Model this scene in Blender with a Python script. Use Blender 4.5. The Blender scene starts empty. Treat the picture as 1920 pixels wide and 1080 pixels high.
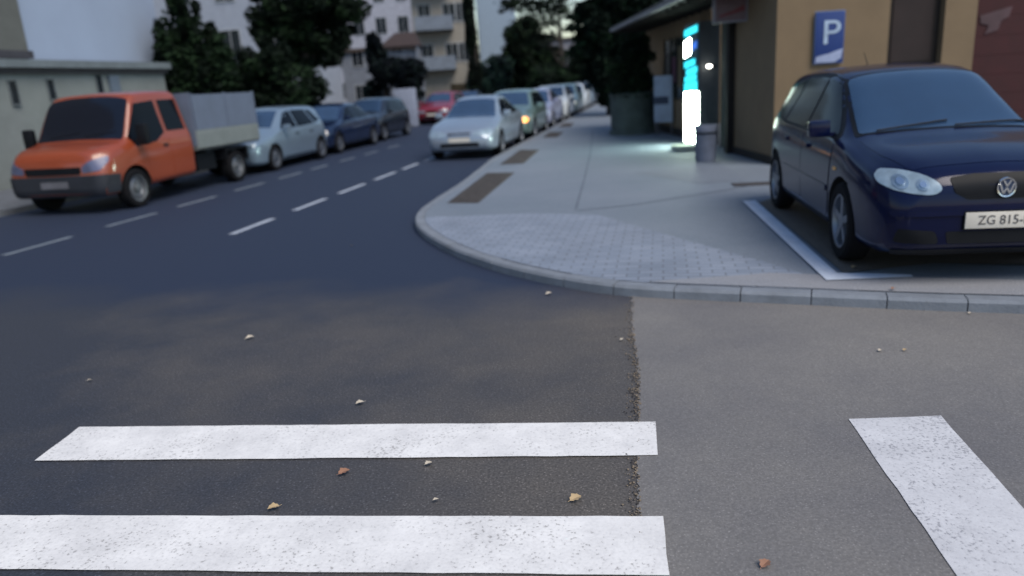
import bpy, bmesh, math, random
from mathutils import Vector, Matrix
from mathutils.bvhtree import BVHTree
R = math.radians
sc = bpy.context.scene

# ------------------------------------------------------------ camera, sky, sun, exposure
cam_d = bpy.data.cameras.new('camera'); cam = bpy.data.objects.new('camera', cam_d)
sc.collection.objects.link(cam); sc.camera = cam
cam_d.sensor_width = 36; cam_d.lens = 1387/1920*36; cam_d.clip_start = .05; cam_d.clip_end = 2000
PITCH = math.atan(384/1387); ROLL = R(3.66)
cam.matrix_world = Matrix.Translation((0, 0, 1.7)) @ Matrix.Rotation(math.pi/2-PITCH, 4, 'X') @ Matrix.Rotation(-ROLL, 4, 'Z')
cam_d.dof.use_dof = True; cam_d.dof.focus_distance = 3.1; cam_d.dof.aperture_fstop = 1.15; cam_d.dof.aperture_blades = 0
SUN_EL, SUN_AZ = 52, 140          # degrees above the horizon; compass angle from +y towards +x
w = bpy.data.worlds.new('World'); sc.world = w; w.use_nodes = True
nt = w.node_tree; bg = nt.nodes['Background']
sky = nt.nodes.new('ShaderNodeTexSky'); sky.sky_type = 'NISHITA'; sky.sun_disc = False
sky.sun_elevation = R(SUN_EL); sky.sun_rotation = R(SUN_AZ); sky.air_density = 1.3; sky.dust_density = .6; sky.ozone_density = 2.4
nt.links.new(sky.outputs[0], bg.inputs[0]); bg.inputs[1].default_value = .062
sun_d = bpy.data.lights.new('sun', 'SUN'); sun_d.energy = 1.5; sun_d.angle = R(38); sun_d.color = (1, .91, .78)
sun = bpy.data.objects.new('sun', sun_d); sc.collection.objects.link(sun)
sdir = Vector((math.sin(R(SUN_AZ))*math.cos(R(SUN_EL)), math.cos(R(SUN_AZ))*math.cos(R(SUN_EL)), math.sin(R(SUN_EL))))
sun.rotation_euler = (-sdir).to_track_quat('-Z', 'Y').to_euler()
sc.view_settings.view_transform = 'Standard'; sc.view_settings.look = 'None'
sc.view_settings.exposure = 1.12; sc.view_settings.gamma = 1
sc.render.engine = 'CYCLES'

# ------------------------------------------------------------ materials
def lin(c): return tuple(((v/255)/12.92 if v/255 <= .04045 else (((v/255)+.055)/1.055)**2.4) for v in c)
MC = {}
def mat(name, col, rough=.6, metal=0, var=.25, scale=3, bump=0, bscale=40, emit=0, spec=.5, coat=0):
    if name in MC: return MC[name]
    m = bpy.data.materials.new(name); m.use_nodes = True; n = m.node_tree.nodes; l = m.node_tree.links; b = n['Principled BSDF']
    b.inputs['Roughness'].default_value = rough; b.inputs['Metallic'].default_value = metal
    b.inputs['Specular IOR Level'].default_value = spec; b.inputs['Coat Weight'].default_value = coat
    b.inputs['Coat Roughness'].default_value = .04
    tc = n.new('ShaderNodeTexCoord')
    nz = n.new('ShaderNodeTexNoise'); nz.inputs['Scale'].default_value = scale; nz.inputs['Detail'].default_value = 8; nz.inputs['Roughness'].default_value = .65
    l.new(tc.outputs['Object'], nz.inputs['Vector'])
    cr = n.new('ShaderNodeValToRGB'); cr.color_ramp.elements[0].position = .3; cr.color_ramp.elements[1].position = .7
    cr.color_ramp.elements[0].color = tuple(c*(1-var) for c in col)+(1,)
    cr.color_ramp.elements[1].color = tuple(min(1, c*(1+var)) for c in col)+(1,)
    l.new(nz.outputs[0], cr.inputs[0]); l.new(cr.outputs[0], b.inputs['Base Color'])
    if bump:
        n2 = n.new('ShaderNodeTexNoise'); n2.inputs['Scale'].default_value = bscale; n2.inputs['Detail'].default_value = 6
        bp = n.new('ShaderNodeBump'); bp.inputs['Strength'].default_value = bump; bp.inputs['Distance'].default_value = .01
        l.new(tc.outputs['Object'], n2.inputs['Vector']); l.new(n2.outputs[0], bp.inputs['Height']); l.new(bp.outputs[0], b.inputs['Normal'])
    if emit:
        b.inputs['Emission Color'].default_value = tuple(col)+(1,); b.inputs['Emission Strength'].default_value = emit
    MC[name] = m; return m

def asphalt(name, c1, c2, c3, speck=.30, split=False, rough=.75):
    m = bpy.data.materials.new(name); m.use_nodes = True; n = m.node_tree.nodes; l = m.node_tree.links; b = n['Principled BSDF']
    b.inputs['Roughness'].default_value = rough
    tc = n.new('ShaderNodeTexCoord')
    big = n.new('ShaderNodeTexNoise'); big.inputs['Scale'].default_value = .55; big.inputs['Detail'].default_value = 7; big.inputs['Distortion'].default_value = .1; big.inputs['Roughness'].default_value = .62
    l.new(tc.outputs['Object'], big.inputs['Vector'])
    cr = n.new('ShaderNodeValToRGB'); cr.color_ramp.elements[0].position = .24; cr.color_ramp.elements[1].position = .76
    cr.color_ramp.elements[0].color = c1+(1,); cr.color_ramp.elements[1].color = c2+(1,)
    l.new(big.outputs[0], cr.inputs[0]); out = cr.outputs[0]
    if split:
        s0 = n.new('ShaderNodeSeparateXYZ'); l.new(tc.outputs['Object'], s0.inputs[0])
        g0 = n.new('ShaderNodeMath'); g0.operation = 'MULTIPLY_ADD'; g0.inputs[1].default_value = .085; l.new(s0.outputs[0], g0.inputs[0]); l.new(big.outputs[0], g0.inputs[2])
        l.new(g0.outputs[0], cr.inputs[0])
    vo = n.new('ShaderNodeTexVoronoi'); vo.inputs['Scale'].default_value = 60; l.new(tc.outputs['Object'], vo.inputs['Vector'])
    vm = n.new('ShaderNodeMapRange'); vm.inputs[1].default_value = .10; vm.inputs[2].default_value = .28; vm.inputs[3].default_value = 1+speck*3.5; vm.inputs[4].default_value = 1; l.new(vo.outputs['Distance'], vm.inputs[0])
    v0 = n.new('ShaderNodeMixRGB'); v0.blend_type = 'MULTIPLY'; v0.inputs[0].default_value = 1; l.new(out, v0.inputs[1]); l.new(vm.outputs[0], v0.inputs[2]); out = v0.outputs[0]
    if split:   # farther, newer surfacing; fading warm light and sky reflection put into its blue-black colour
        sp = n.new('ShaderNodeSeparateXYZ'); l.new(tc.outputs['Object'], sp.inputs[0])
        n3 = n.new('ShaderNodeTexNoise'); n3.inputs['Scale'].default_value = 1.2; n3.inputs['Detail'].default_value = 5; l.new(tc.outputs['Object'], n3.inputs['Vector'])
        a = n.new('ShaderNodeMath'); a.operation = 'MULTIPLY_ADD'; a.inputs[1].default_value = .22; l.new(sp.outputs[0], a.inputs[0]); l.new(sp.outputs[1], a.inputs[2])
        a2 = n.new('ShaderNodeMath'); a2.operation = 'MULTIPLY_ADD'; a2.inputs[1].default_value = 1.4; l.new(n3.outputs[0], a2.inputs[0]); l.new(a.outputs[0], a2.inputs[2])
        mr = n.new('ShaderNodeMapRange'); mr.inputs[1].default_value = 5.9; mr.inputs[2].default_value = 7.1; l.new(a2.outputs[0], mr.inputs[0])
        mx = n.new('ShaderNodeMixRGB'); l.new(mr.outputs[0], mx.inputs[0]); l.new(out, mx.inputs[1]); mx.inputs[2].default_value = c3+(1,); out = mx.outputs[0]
    fi = n.new('ShaderNodeTexNoise'); fi.inputs['Scale'].default_value = 85; fi.inputs['Detail'].default_value = 3; l.new(tc.outputs['Object'], fi.inputs['Vector'])
    mr2 = n.new('ShaderNodeMapRange'); mr2.inputs[1].default_value = .35; mr2.inputs[2].default_value = .68
    mr2.inputs[3].default_value = 1-speck; mr2.inputs[4].default_value = 1+speck*1.3; l.new(fi.outputs[0], mr2.inputs[0])
    mu = n.new('ShaderNodeMixRGB'); mu.blend_type = 'MULTIPLY'; mu.inputs[0].default_value = 1; l.new(out, mu.inputs[1]); l.new(mr2.outputs[0], mu.inputs[2])
    l.new(mu.outputs[0], b.inputs['Base Color'])
    bp = n.new('ShaderNodeBump'); bp.inputs['Strength'].default_value = .5; bp.inputs['Distance'].default_value = .004
    l.new(fi.outputs[0], bp.inputs['Height']); l.new(bp.outputs[0], b.inputs['Normal'])
    return m

def roadpaint(name, col, under, wear=.5):
    m = bpy.data.materials.new(name); m.use_nodes = True; n = m.node_tree.nodes; l = m.node_tree.links; b = n['Principled BSDF']
    b.inputs['Roughness'].default_value = .7
    tc = n.new('ShaderNodeTexCoord')
    a = n.new('ShaderNodeTexNoise'); a.inputs['Scale'].default_value = 75; a.inputs['Detail'].default_value = 4; l.new(tc.outputs['Object'], a.inputs['Vector'])
    c = n.new('ShaderNodeTexNoise'); c.inputs['Scale'].default_value = 2.2; c.inputs['Detail'].default_value = 5; l.new(tc.outputs['Object'], c.inputs['Vector'])
    ad = n.new('ShaderNodeMath'); ad.operation = 'MULTIPLY_ADD'; ad.inputs[1].default_value = .35; l.new(c.outputs[0], ad.inputs[0]); l.new(a.outputs[0], ad.inputs[2])
    cr = n.new('ShaderNodeValToRGB'); cr.color_ramp.elements[0].position = .46+.07*wear; cr.color_ramp.elements[0].color = under+(1,)
    cr.color_ramp.elements[1].position = .50+.09*wear; cr.color_ramp.elements[1].color = tuple(v*.90 for v in col)+(1,)
    e = cr.color_ramp.elements.new(.75); e.color = col+(1,)
    l.new(ad.outputs[0], cr.inputs[0])
    dn = n.new('ShaderNodeTexNoise'); dn.inputs['Scale'].default_value = 3.1; dn.inputs['Detail'].default_value = 9; dn.inputs['Roughness'].default_value = .7; l.new(tc.outputs['Object'], dn.inputs['Vector'])
    dm = n.new('ShaderNodeValToRGB'); dm.color_ramp.elements[0].position = .30; dm.color_ramp.elements[0].color = (.78, .78, .79, 1); dm.color_ramp.elements[1].position = .62; dm.color_ramp.elements[1].color = (1, 1, 1, 1); l.new(dn.outputs[0], dm.inputs[0])
    ml = n.new('ShaderNodeMixRGB'); ml.blend_type = 'MULTIPLY'; ml.inputs[0].default_value = 1; l.new(cr.outputs[0], ml.inputs[1]); l.new(dm.outputs[0], ml.inputs[2]); l.new(ml.outputs[0], b.inputs['Base Color'])
    bp = n.new('ShaderNodeBump'); bp.inputs['Strength'].default_value = .35; bp.inputs['Distance'].default_value = .003
    l.new(a.outputs[0], bp.inputs['Height']); l.new(bp.outputs[0], b.inputs['Normal'])
    return m

# ------------------------------------------------------------ object helpers
def link(o, parent=None):
    sc.collection.objects.link(o)
    if parent: o.parent = parent
    return o
def mesh(name, verts, faces, m, parent=None, smooth=False, mi=None):
    me = bpy.data.meshes.new(name); me.from_pydata([tuple(v) for v in verts], [], faces); me.update()
    for mm in (m if isinstance(m, (list, tuple)) else [m]): me.materials.append(mm)
    if mi: me.polygons.foreach_set('material_index', mi)
    if smooth: me.polygons.foreach_set('use_smooth', [True]*len(me.polygons))
    return link(bpy.data.objects.new(name, me), parent)
def frombm(name, bm, m, parent=None, smooth=False):
    me = bpy.data.meshes.new(name); bmesh.ops.recalc_face_normals(bm, faces=bm.faces); bm.to_mesh(me); bm.free()
    for mm in (m if isinstance(m, (list, tuple)) else [m]): me.materials.append(mm)
    if smooth:
        me.polygons.foreach_set('use_smooth', [True]*len(me.polygons)); me.set_sharp_from_angle(angle=R(35))
    return link(bpy.data.objects.new(name, me), parent)
def tag(o, label=None, cat=None, group=None, kind=None):
    if label: o['label'] = label
    if cat: o['category'] = cat
    if group: o['group'] = group
    if kind: o['kind'] = kind
    return o
def thing(name, loc, rz, label, cat, group=None):
    o = bpy.data.objects.new(name, None); o.empty_display_size = .2; link(o)
    o.location = loc; o.rotation_euler = (0, 0, rz); return tag(o, label, cat, group)
def bx(bm, x0, x1, y0, y1, z0, z1, bev=0, mi=0):
    r = bmesh.ops.create_cube(bm, size=1, matrix=Matrix.Translation(((x0+x1)/2, (y0+y1)/2, (z0+z1)/2)) @ Matrix.Diagonal((abs(x1-x0), abs(y1-y0), abs(z1-z0), 1)))
    fs = set(f for v in r['verts'] for f in v.link_faces)
    for f in fs: f.material_index = mi
    if bev:
        es = list(set(e for v in r['verts'] for e in v.link_edges))
        bmesh.ops.bevel(bm, geom=es, offset=bev, segments=2, affect='EDGES', profile=.6)
def box(name, x0, x1, y0, y1, z0, z1, m, parent=None, bev=0):
    bm = bmesh.new(); bx(bm, x0, x1, y0, y1, z0, z1, bev); return frombm(name, bm, m, parent, smooth=bool(bev))
def tube(bm, pts, rad, seg=10, mi=0):
    pts = [Vector(p) for p in pts]; rads = rad if isinstance(rad, (list, tuple)) else [rad]*len(pts); rings = []
    for i, p in enumerate(pts):
        d = (pts[min(i+1, len(pts)-1)]-pts[max(i-1, 0)]).normalized()
        u = d.orthogonal().normalized() if i == 0 else (u-d*u.dot(d)).normalized()
        v = d.cross(u); rings.append([bm.verts.new(p+(u*math.cos(2*math.pi*k/seg)+v*math.sin(2*math.pi*k/seg))*rads[i]) for k in range(seg)])
    for a, b in zip(rings, rings[1:]):
        for k in range(seg): f = bm.faces.new((a[k], a[(k+1) % seg], b[(k+1) % seg], b[k])); f.material_index = mi
    for r_ in (rings[0], rings[-1]): f = bm.faces.new(r_); f.material_index = mi
def lathe(bm, prof, seg, M=Matrix(), mi=0):
    # prof: (radius, height) round local z
    rings = [[bm.verts.new(M @ Vector((r*math.cos(2*math.pi*k/seg), r*math.sin(2*math.pi*k/seg), h))) for k in range(seg)] for r, h in prof]
    for a, b in zip(rings, rings[1:]):
        for k in range(seg): f = bm.faces.new((a[k], a[(k+1) % seg], b[(k+1) % seg], b[k])); f.material_index = mi
    for r_ in (rings[0], rings[-1]): f = bm.faces.new(r_); f.material_index = mi
def sheet(name, pts, z, m, sub=0):
    bm = bmesh.new(); f = bm.faces.new([bm.verts.new((p[0], p[1], z)) for p in pts])
    if f.calc_area() and f.normal.z < 0: f.normal_flip()
    bmesh.ops.triangulate(bm, faces=bm.faces[:])
    o = frombm(name, bm, m); return o
def text(name, s, size, m, parent, M, depth=.004):
    cu = bpy.data.curves.new(name, 'FONT'); cu.body = s; cu.size = size; cu.extrude = depth; cu.align_x = 'CENTER'; cu.align_y = 'CENTER'
    t = bpy.data.objects.new(name+'_curve', cu); sc.collection.objects.link(t)
    dg = bpy.context.evaluated_depsgraph_get(); dg.update()
    me = bpy.data.meshes.new_from_object(t.evaluated_get(dg)); bpy.data.objects.remove(t)
    me.transform(M); me.materials.clear(); me.materials.append(m); me.name = name
    return link(bpy.data.objects.new(name, me), parent)

# street frame: s runs along the street, t to its right
DS = Vector((.199, .980, 0)); DT = Vector((.980, -.199, 0)); SA = -math.atan2(.199, .98)   # rotation that turns +y into DS
def S(s, t, z=0): return DS*s + DT*t + Vector((0, 0, z))

# ------------------------------------------------------------ ground, road, pavement
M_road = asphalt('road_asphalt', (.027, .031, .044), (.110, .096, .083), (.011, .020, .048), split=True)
M_old = asphalt('old_asphalt', (.105, .102, .112), (.200, .188, .175), (0, 0, 0), speck=.13)
M_zebra = roadpaint('zebra_paint', (.80, .785, .78), (.44, .425, .42), .35)
M_line = roadpaint('line_paint', (.42, .46, .54), (.1, .11, .15), .6)
M_park = roadpaint('parking_paint', (.60, .66, .78), (.3, .33, .4), .3)
M_pave = asphalt('pavement_concrete', (.125, .155, .195), (.175, .20, .245), (0, 0, 0), speck=.12)  # cooler light beyond the warm foreground put into the bluish concrete colour
M_ground = mat('ground_earth', (.05, .055, .05), .9)
ground = sheet('ground', [(-400, -400), (400, -400), (400, 400), (-400, 400)], -.006, M_ground); tag(ground, kind='structure')
def kindS(o): o['kind'] = 'structure'; return o
rp = [(-60, -30), (60, -30), (60, 12)] + [tuple(S(s, 4, 0)[:2]) for s in (20, 95)] + [tuple(S(s, -11.4, 0)[:2]) for s in (95, 20, 6)] + [(-60, 14)]
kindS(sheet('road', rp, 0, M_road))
seam_ = [(.99, 5.9), (.83, 4.95), (.72, 4.1), (.63, 3.6), (.52, 3.05), (.40, 2.3), (.1, 0)]; random.seed(9); sp_ = []
for a, b in zip(seam_, seam_[1:]):
    for k in range(26): sp_.append((a[0]+(b[0]-a[0])*k/26+random.uniform(-.011, .011), a[1]+(b[1]-a[1])*k/26))
kindS(sheet('road_patch', sp_ + [(.1, -5), (40, -5), (40, 8), (3, 5.5)], .004, M_old))
# left pavement
kindS(box('far_pavement', 0, 3, 0, 90, -.05, .1, mat('far_paving', (.10, .11, .13), .85)))
o = bpy.data.objects['far_pavement']; o.location = S(4, -14.2, 0); o.rotation_euler.z = SA
# kerb line of the near corner
KP = [(22, -2.6), (8, 2.9), (5, 4.05), (3.9, 4.47), (3.4, 4.66), (3.0, 4.8), (2.56, 4.97), (2.08, 5.17), (1.6, 5.36), (1.15, 5.55), (.9, 5.68), (.6, 5.9),
      (.2, 6.32), (-.18, 6.82), (-.58, 7.52), (-.95, 8.42), (-1.16, 9.2), (-1.22, 10.1), (-1.06, 11.3), (-.80, 12.8), (-.56, 14.6)] + [tuple(S(s, -3.64)[:2]) for s in (17, 25, 40, 60, 95)]
def catmull(P, step):
    out = []
    Q = [Vector(p).to_2d() for p in P]
    for i in range(len(Q)-1):
        p0, p1, p2, p3 = Q[max(i-1, 0)], Q[i], Q[i+1], Q[min(i+2, len(Q)-1)]
        n = max(1, int((p2-p1).length/step))
        m1 = (p2-p0)*.5; m2 = (p3-p1)*.5; L = (p2-p1).length
        if (p1-p0).length > 1e-6: m1 = (p2-p0)/((p2-p1).length+(p1-p0).length)*L
        if (p3-p2).length > 1e-6: m2 = (p3-p1)/((p3-p2).length+(p2-p1).length)*L
        for k in range(n):
            t = k/n; out.append(p1*(2*t**3-3*t**2+1)+m1*(t**3-2*t**2+t)+p2*(-2*t**3+3*t**2)+m2*(t**3-t**2))
    out.append(Q[-1]); return out
kl = catmull(KP, .1)
def offs(path, d):
    out = []
    for i, p in enumerate(path):
        t = (path[min(i+1, len(path)-1)]-path[max(i-1, 0)]).normalized(); out.append(p+Vector((t.y, -t.x))*d)
    return out
KZ = .085
inner = offs(kl, .13)
rim_ = [(p.x, p.y, KZ+.002) for p in inner + [Vector(S(95, 40)[:2]), Vector((60, 12)), Vector((30, -3))]]
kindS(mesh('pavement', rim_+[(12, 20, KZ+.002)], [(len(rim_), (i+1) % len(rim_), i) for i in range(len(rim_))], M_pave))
# kerb stones cut with joints every half metre
bm = bmesh.new(); acc = 0; start = 0; cum = [0]
for a, b in zip(kl, kl[1:]): cum.append(cum[-1]+(b-a).length)
def at_len(L):
    L = max(0, min(L, cum[-1]-1e-4)); import bisect
    i = bisect.bisect_right(cum, L)-1; f = (L-cum[i])/(cum[i+1]-cum[i]); p = kl[i].lerp(kl[i+1], f)
    t = (kl[i+1]-kl[i]).normalized(); return p, Vector((t.y, -t.x))
L = 0; random.seed(4)
while L < cum[-1]-1:
    ln = .495
    dz = random.uniform(-.003, .003); rows = []
    for k in range(5):
        p, nn = at_len(L+.004+(ln-.008)*k/4)
        rows.append([bm.verts.new((q.x, q.y, z)) for q, z in ((p, -.02), (p, KZ-.018+dz), (p+nn*.018, KZ+dz+.004), (p+nn*.125, KZ+dz+.004), (p+nn*.125, -.02))])
    for a, b in zip(rows, rows[1:]):
        for j in range(5): bm.faces.new((a[j], a[(j+1) % 5], b[(j+1) % 5], b[j]))
    bm.faces.new(rows[0]); bm.faces.new(rows[-1]); L += ln
M_kerb = mat('kerb_stone', (.175, .195, .23), .8, var=.18, scale=5, bump=.4, bscale=60)
kindS(frombm('kerb', bm, M_kerb))
under = offs(kl, .122); bm = bmesh.new(); pr = None
for a, b in zip(offs(kl, .012), under):
    q = [bm.verts.new((a.x, a.y, 0)), bm.verts.new((a.x, a.y, KZ-.02)), bm.verts.new((b.x, b.y, KZ-.02))]
    if pr: bm.faces.new((pr[0], q[0], q[1], pr[1])); bm.faces.new((pr[1], q[1], q[2], pr[2]))
    pr = q
kindS(frombm('kerb_bed', bm, mat('joint_dirt', (.03, .03, .035), .95)))
# block paved apron round the corner
def pavers():
    m = bpy.data.materials.new('corner_pavers'); m.use_nodes = True; n = m.node_tree.nodes; l = m.node_tree.links; b = n['Principled BSDF']; b.inputs['Roughness'].default_value = .8
    tc = n.new('ShaderNodeTexCoord'); mp = n.new('ShaderNodeMapping'); mp.inputs['Rotation'].default_value = (0, 0, R(12)); l.new(tc.outputs['Object'], mp.inputs[0])
    br = n.new('ShaderNodeTexBrick'); br.inputs['Scale'].default_value = 1; br.inputs['Brick Width'].default_value = .2; br.inputs['Row Height'].default_value = .1
    br.inputs['Mortar Size'].default_value = .008; br.inputs['Color1'].default_value = (.23, .265, .335, 1); br.inputs['Color2'].default_value = (.185, .22, .285, 1); br.inputs['Mortar'].default_value = (.135, .155, .195, 1)
    l.new(mp.outputs[0], br.inputs['Vector'])
    nz = n.new('ShaderNodeTexNoise'); nz.inputs['Scale'].default_value = 1.3; nz.inputs['Detail'].default_value = 8; l.new(tc.outputs['Object'], nz.inputs[0])
    mr = n.new('ShaderNodeMapRange'); mr.inputs[1].default_value = .3; mr.inputs[2].default_value = .7; mr.inputs[3].default_value = .85; mr.inputs[4].default_value = 1.12; l.new(nz.outputs[0], mr.inputs[0])
    mu = n.new('ShaderNodeMixRGB'); mu.blend_type = 'MULTIPLY'; mu.inputs[0].default_value = 1; l.new(br.outputs[0], mu.inputs[1]); l.new(mr.outputs[0], mu.inputs[2]); l.new(mu.outputs[0], b.inputs['Base Color'])
    bp = n.new('ShaderNodeBump'); bp.inputs['Strength'].default_value = .25; bp.inputs['Distance'].default_value = .004; bp.invert = True; l.new(br.outputs[1], bp.inputs['Height']); l.new(bp.outputs[0], b.inputs['Normal'])
    return m
ap = [p for p in inner if p.y < 9.5 and p.x < 2.6]
kindS(sheet('paved_apron', ap + [Vector((-1.0, 9.5)), Vector((.3, 9.3)), Vector((1.1, 8.9)), Vector((1.75, 7.2)), Vector((2.15, 6.2))], KZ+.006, pavers()))
M_joint = mat('tar_joint', (.105, .13, .17), .9)
def strip(name, pts, wd, z, m):
    pts = [Vector(p).to_2d() for p in pts]; a = offs(pts, wd/2); b = offs(pts, -wd/2)
    return sheet(name, a+b[::-1], z, m)
kindS(strip('pavement_joint', [(.88, 9.4), (1.3, 12.2), (1.9, 16.4), (2.9, 24)], .035, KZ+.005, M_joint))
kindS(strip('pavement_joint', [(.9, 9.3), (1.6, 9.45), (2.9, 10.1), (4.2, 10.9)], .03, KZ+.0065, M_joint))
kindS(sheet('pavement_patch', [(2.9, 10.9), (4.4, 11.1), (4.3, 12.2), (3.2, 12.9), (2.2, 12.7)], KZ+.004, asphalt('pave_patch', (.12, .14, .175), (.16, .185, .225), (0, 0, 0), speck=.12)))
kindS(sheet('pavement_sand_strip', [p for p in offs(kl, .14) if 1.0 < p.x < 6 and p.y < 7][::-1] + [p for p in offs(kl, .55) if 2.0 < p.x < 6 and p.y < 7], KZ+.010,
      asphalt('dusty_paving', (.20, .215, .25), (.25, .25, .27), (0, 0, 0), speck=.15)))
kindS(sheet('parking_bay', [(2.62, 5.62), (3.4, 5.72), (9, 3.6), (10, 8), (3.4, 9.3), (3.1, 9.0)], KZ+.0145, asphalt('bay_asphalt', (.06, .055, .055), (.12, .10, .085), (0, 0, 0), speck=.3)))
def mark(name, q, z, m): return kindS(sheet(name, q, z, m))
mark('parking_line', [(2.94, 9.14), (3.10, 9.14), (2.56, 5.60), (2.92, 5.48), (3.05, 5.42), (3.03, 5.36), (2.40, 5.42)], KZ+.019, M_park)
# zebra bars and lane dashes
random.seed(3)
def rag(q, amp=.0025):
    out = []
    for i in range(len(q)):
        a, b = Vector(q[i]), Vector(q[(i+1) % len(q)]); n = max(1, int((b-a).length/.12))
        for k in range(n): out.append(a.lerp(b, k/n)+Vector((random.uniform(-amp, amp), random.uniform(-amp, amp))))
    return out
mark('zebra_bar', rag([(-2.45, 3.8), (.68, 3.41), (.62, 3.07), (-2.47, 3.42)]), .008, M_zebra)
mark('zebra_bar', rag([(-3.0, 2.99), (.54, 2.58), (.485, 2.22), (-3.1, 2.63)]), .008, M_zebra)
mark('zebra_bar', rag([(1.61, 3.31), (2.05, 3.28), (1.91, 2.49), (1.72, 1.6), (1.2, 1.2), (1.44, 2.13)]), .008, roadpaint('zebra_paint_worn', (.60, .60, .63), (.33, .33, .36), .8))
for s0, s1 in [(8.75, 9.88), (10.55, 11.72), (12.28, 13.5), (14.05, 15.3), (15.8, 16.9), (17.5, 18.5), (19.2, 20.3), (21, 22.1), (23, 24.1), (25, 26.1)]:
    mark('lane_dash', [S(s, t)[:2] for s, t in ((s0, -5.56), (s1, -5.56), (s1, -5.45), (s0, -5.45))], .004, M_line)
for s0, s1 in [(7.75, 8.88), (9.6, 10.75), (11.35, 12.5), (13.2, 14.3), (15.0, 16.05), (16.6, 17.5), (18.3, 19.3), (20, 21), (22, 23)]:
    mark('bay_dash', [S(s, t)[:2] for s, t in ((s0, -8.12), (s1, -8.10), (s1, -8.0), (s0, -8.02))], .004, roadpaint('bay_paint', (.20, .235, .28), (.05, .06, .08), .8) if s0 == 7.75 else bpy.data.materials['bay_paint'])
# brown planting beds behind the kerb
M_soil = mat('brown_soil', (.040, .034, .033), .95, var=.5, scale=18, bump=.8, bscale=50)
def bed(q, label):
    bm = bmesh.new(); n = 14; random.seed(len(label)); V = [[None]*(n+1) for _ in range(n+1)]
    a, b, c, d = [Vector(p) for p in q]; ctr = (a+b+c+d)/4
    for i in range(n+1):
        for j in range(n+1):
            p = a.lerp(b, j/n).lerp(d.lerp(c, j/n), i/n); e = min(i, j, n-i, n-j)
            V[i][j] = bm.verts.new((p.x-ctr.x, p.y-ctr.y, .0 if e == 0 else .012+random.uniform(0, .014)))
    for i in range(n):
        for j in range(n): bm.faces.new((V[i][j], V[i][j+1], V[i+1][j+1], V[i+1][j]))
    o = frombm('planting_bed', bm, M_soil); o.location = (ctr.x, ctr.y, KZ+.004)
    tag(o, label, 'planting bed', 'brown planting beds along the kerb')
bed([(-.86, 10.62), (-.40, 10.44), (.19, 13.88), (-.33, 14.1)], 'nearest and largest brown soil bed behind the kerb, close to the rounded corner')
bed([(-.1, 15.4), (.40, 15.35), (.89, 18.3), (.42, 18.6)], 'second brown soil bed behind the kerb, beside the front of the silver parked car')
bed([(1.18, 22.2), (1.6, 22), (1.95, 24.0), (1.5, 24.2)], 'third brown soil bed behind the kerb, beside the cars parked behind the silver one')
bed([(2.0, 26.8), (2.4, 26.5), (2.75, 28.6), (2.35, 28.9)], 'farthest and smallest brown soil bed behind the kerb')
dr = box('drain_cover', -.36, .36, -.14, .14, 0, .012, mat('rusty_iron', (.055, .05, .055), .7, metal=.3, bump=.6, bscale=25)); dr.location = (3.62, 10.55, KZ+.003); dr.rotation_euler.z = R(-6)
tag(dr, 'dark flat drain cover in the pavement behind the blue hatchback', 'drain cover')
# fallen leaves
M_leafs = [mat('leaf_pale', (.48, .42, .34), .6), mat('leaf_brown', (.26, .13, .08), .6), mat('leaf_yellow', (.40, .29, .16), .6)]
random.seed(11)
LV = [((-.9, 3.87), .075, 0, 'pale leaf above the upper long zebra bar, left of its middle'), ((-.83, 3.09), .085, 1, 'reddish brown curled leaf between the two long zebra bars, left of centre'),
      ((-.44, 3.12), .06, 0, 'small whitish leaf just under the upper long zebra bar'), ((-.38, 2.8), .04, 0, 'tiny pale leaf just above the lower long zebra bar, near its middle'),
      ((.21, 2.74), .085, 2, 'tan curled leaf between the long zebra bars near the asphalt seam'), ((-1.08, 2.82), .075, 2, 'yellowish leaf touching the upper edge of the lower zebra bar'),
      ((.83, 2.24), .075, 1, 'orange brown leaf at the bottom edge right of the lower zebra bar'), ((-1.95, 5.19), .09, 0, 'faded leaf alone on the dark asphalt left of centre'),
      ((-2.77, 4.51), .05, 0, 'small white scrap of leaf on the asphalt far left above the zebra'), ((.3, 5.85), .08, 0, 'pale leaf lying in the road by the bend of the kerb'),
      ((2.19, 4.16), .045, 0, 'left one of a pair of tiny pale leaves on the lighter asphalt'), ((2.33, 4.14), .045, 2, 'right one of a pair of tiny pale leaves on the lighter asphalt'),
      ((2.74, 5.08), .07, 1, 'reddish leaf on the kerb in front of the blue hatchback'), ((.71, 4.64), .05, 0, 'small crumpled leaf on the asphalt seam below the kerb'),
      ((3.08, 4.72), .05, 0, 'whitish leaf against the kerb face at the right'), ((2.75, 5.72), .09, 2, 'yellow leaf in front of the near wheel of the blue hatchback'), ((-1.81, 8.37), .06, 0, 'faint leaf in the dark lane left of the rounded corner')]
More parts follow.
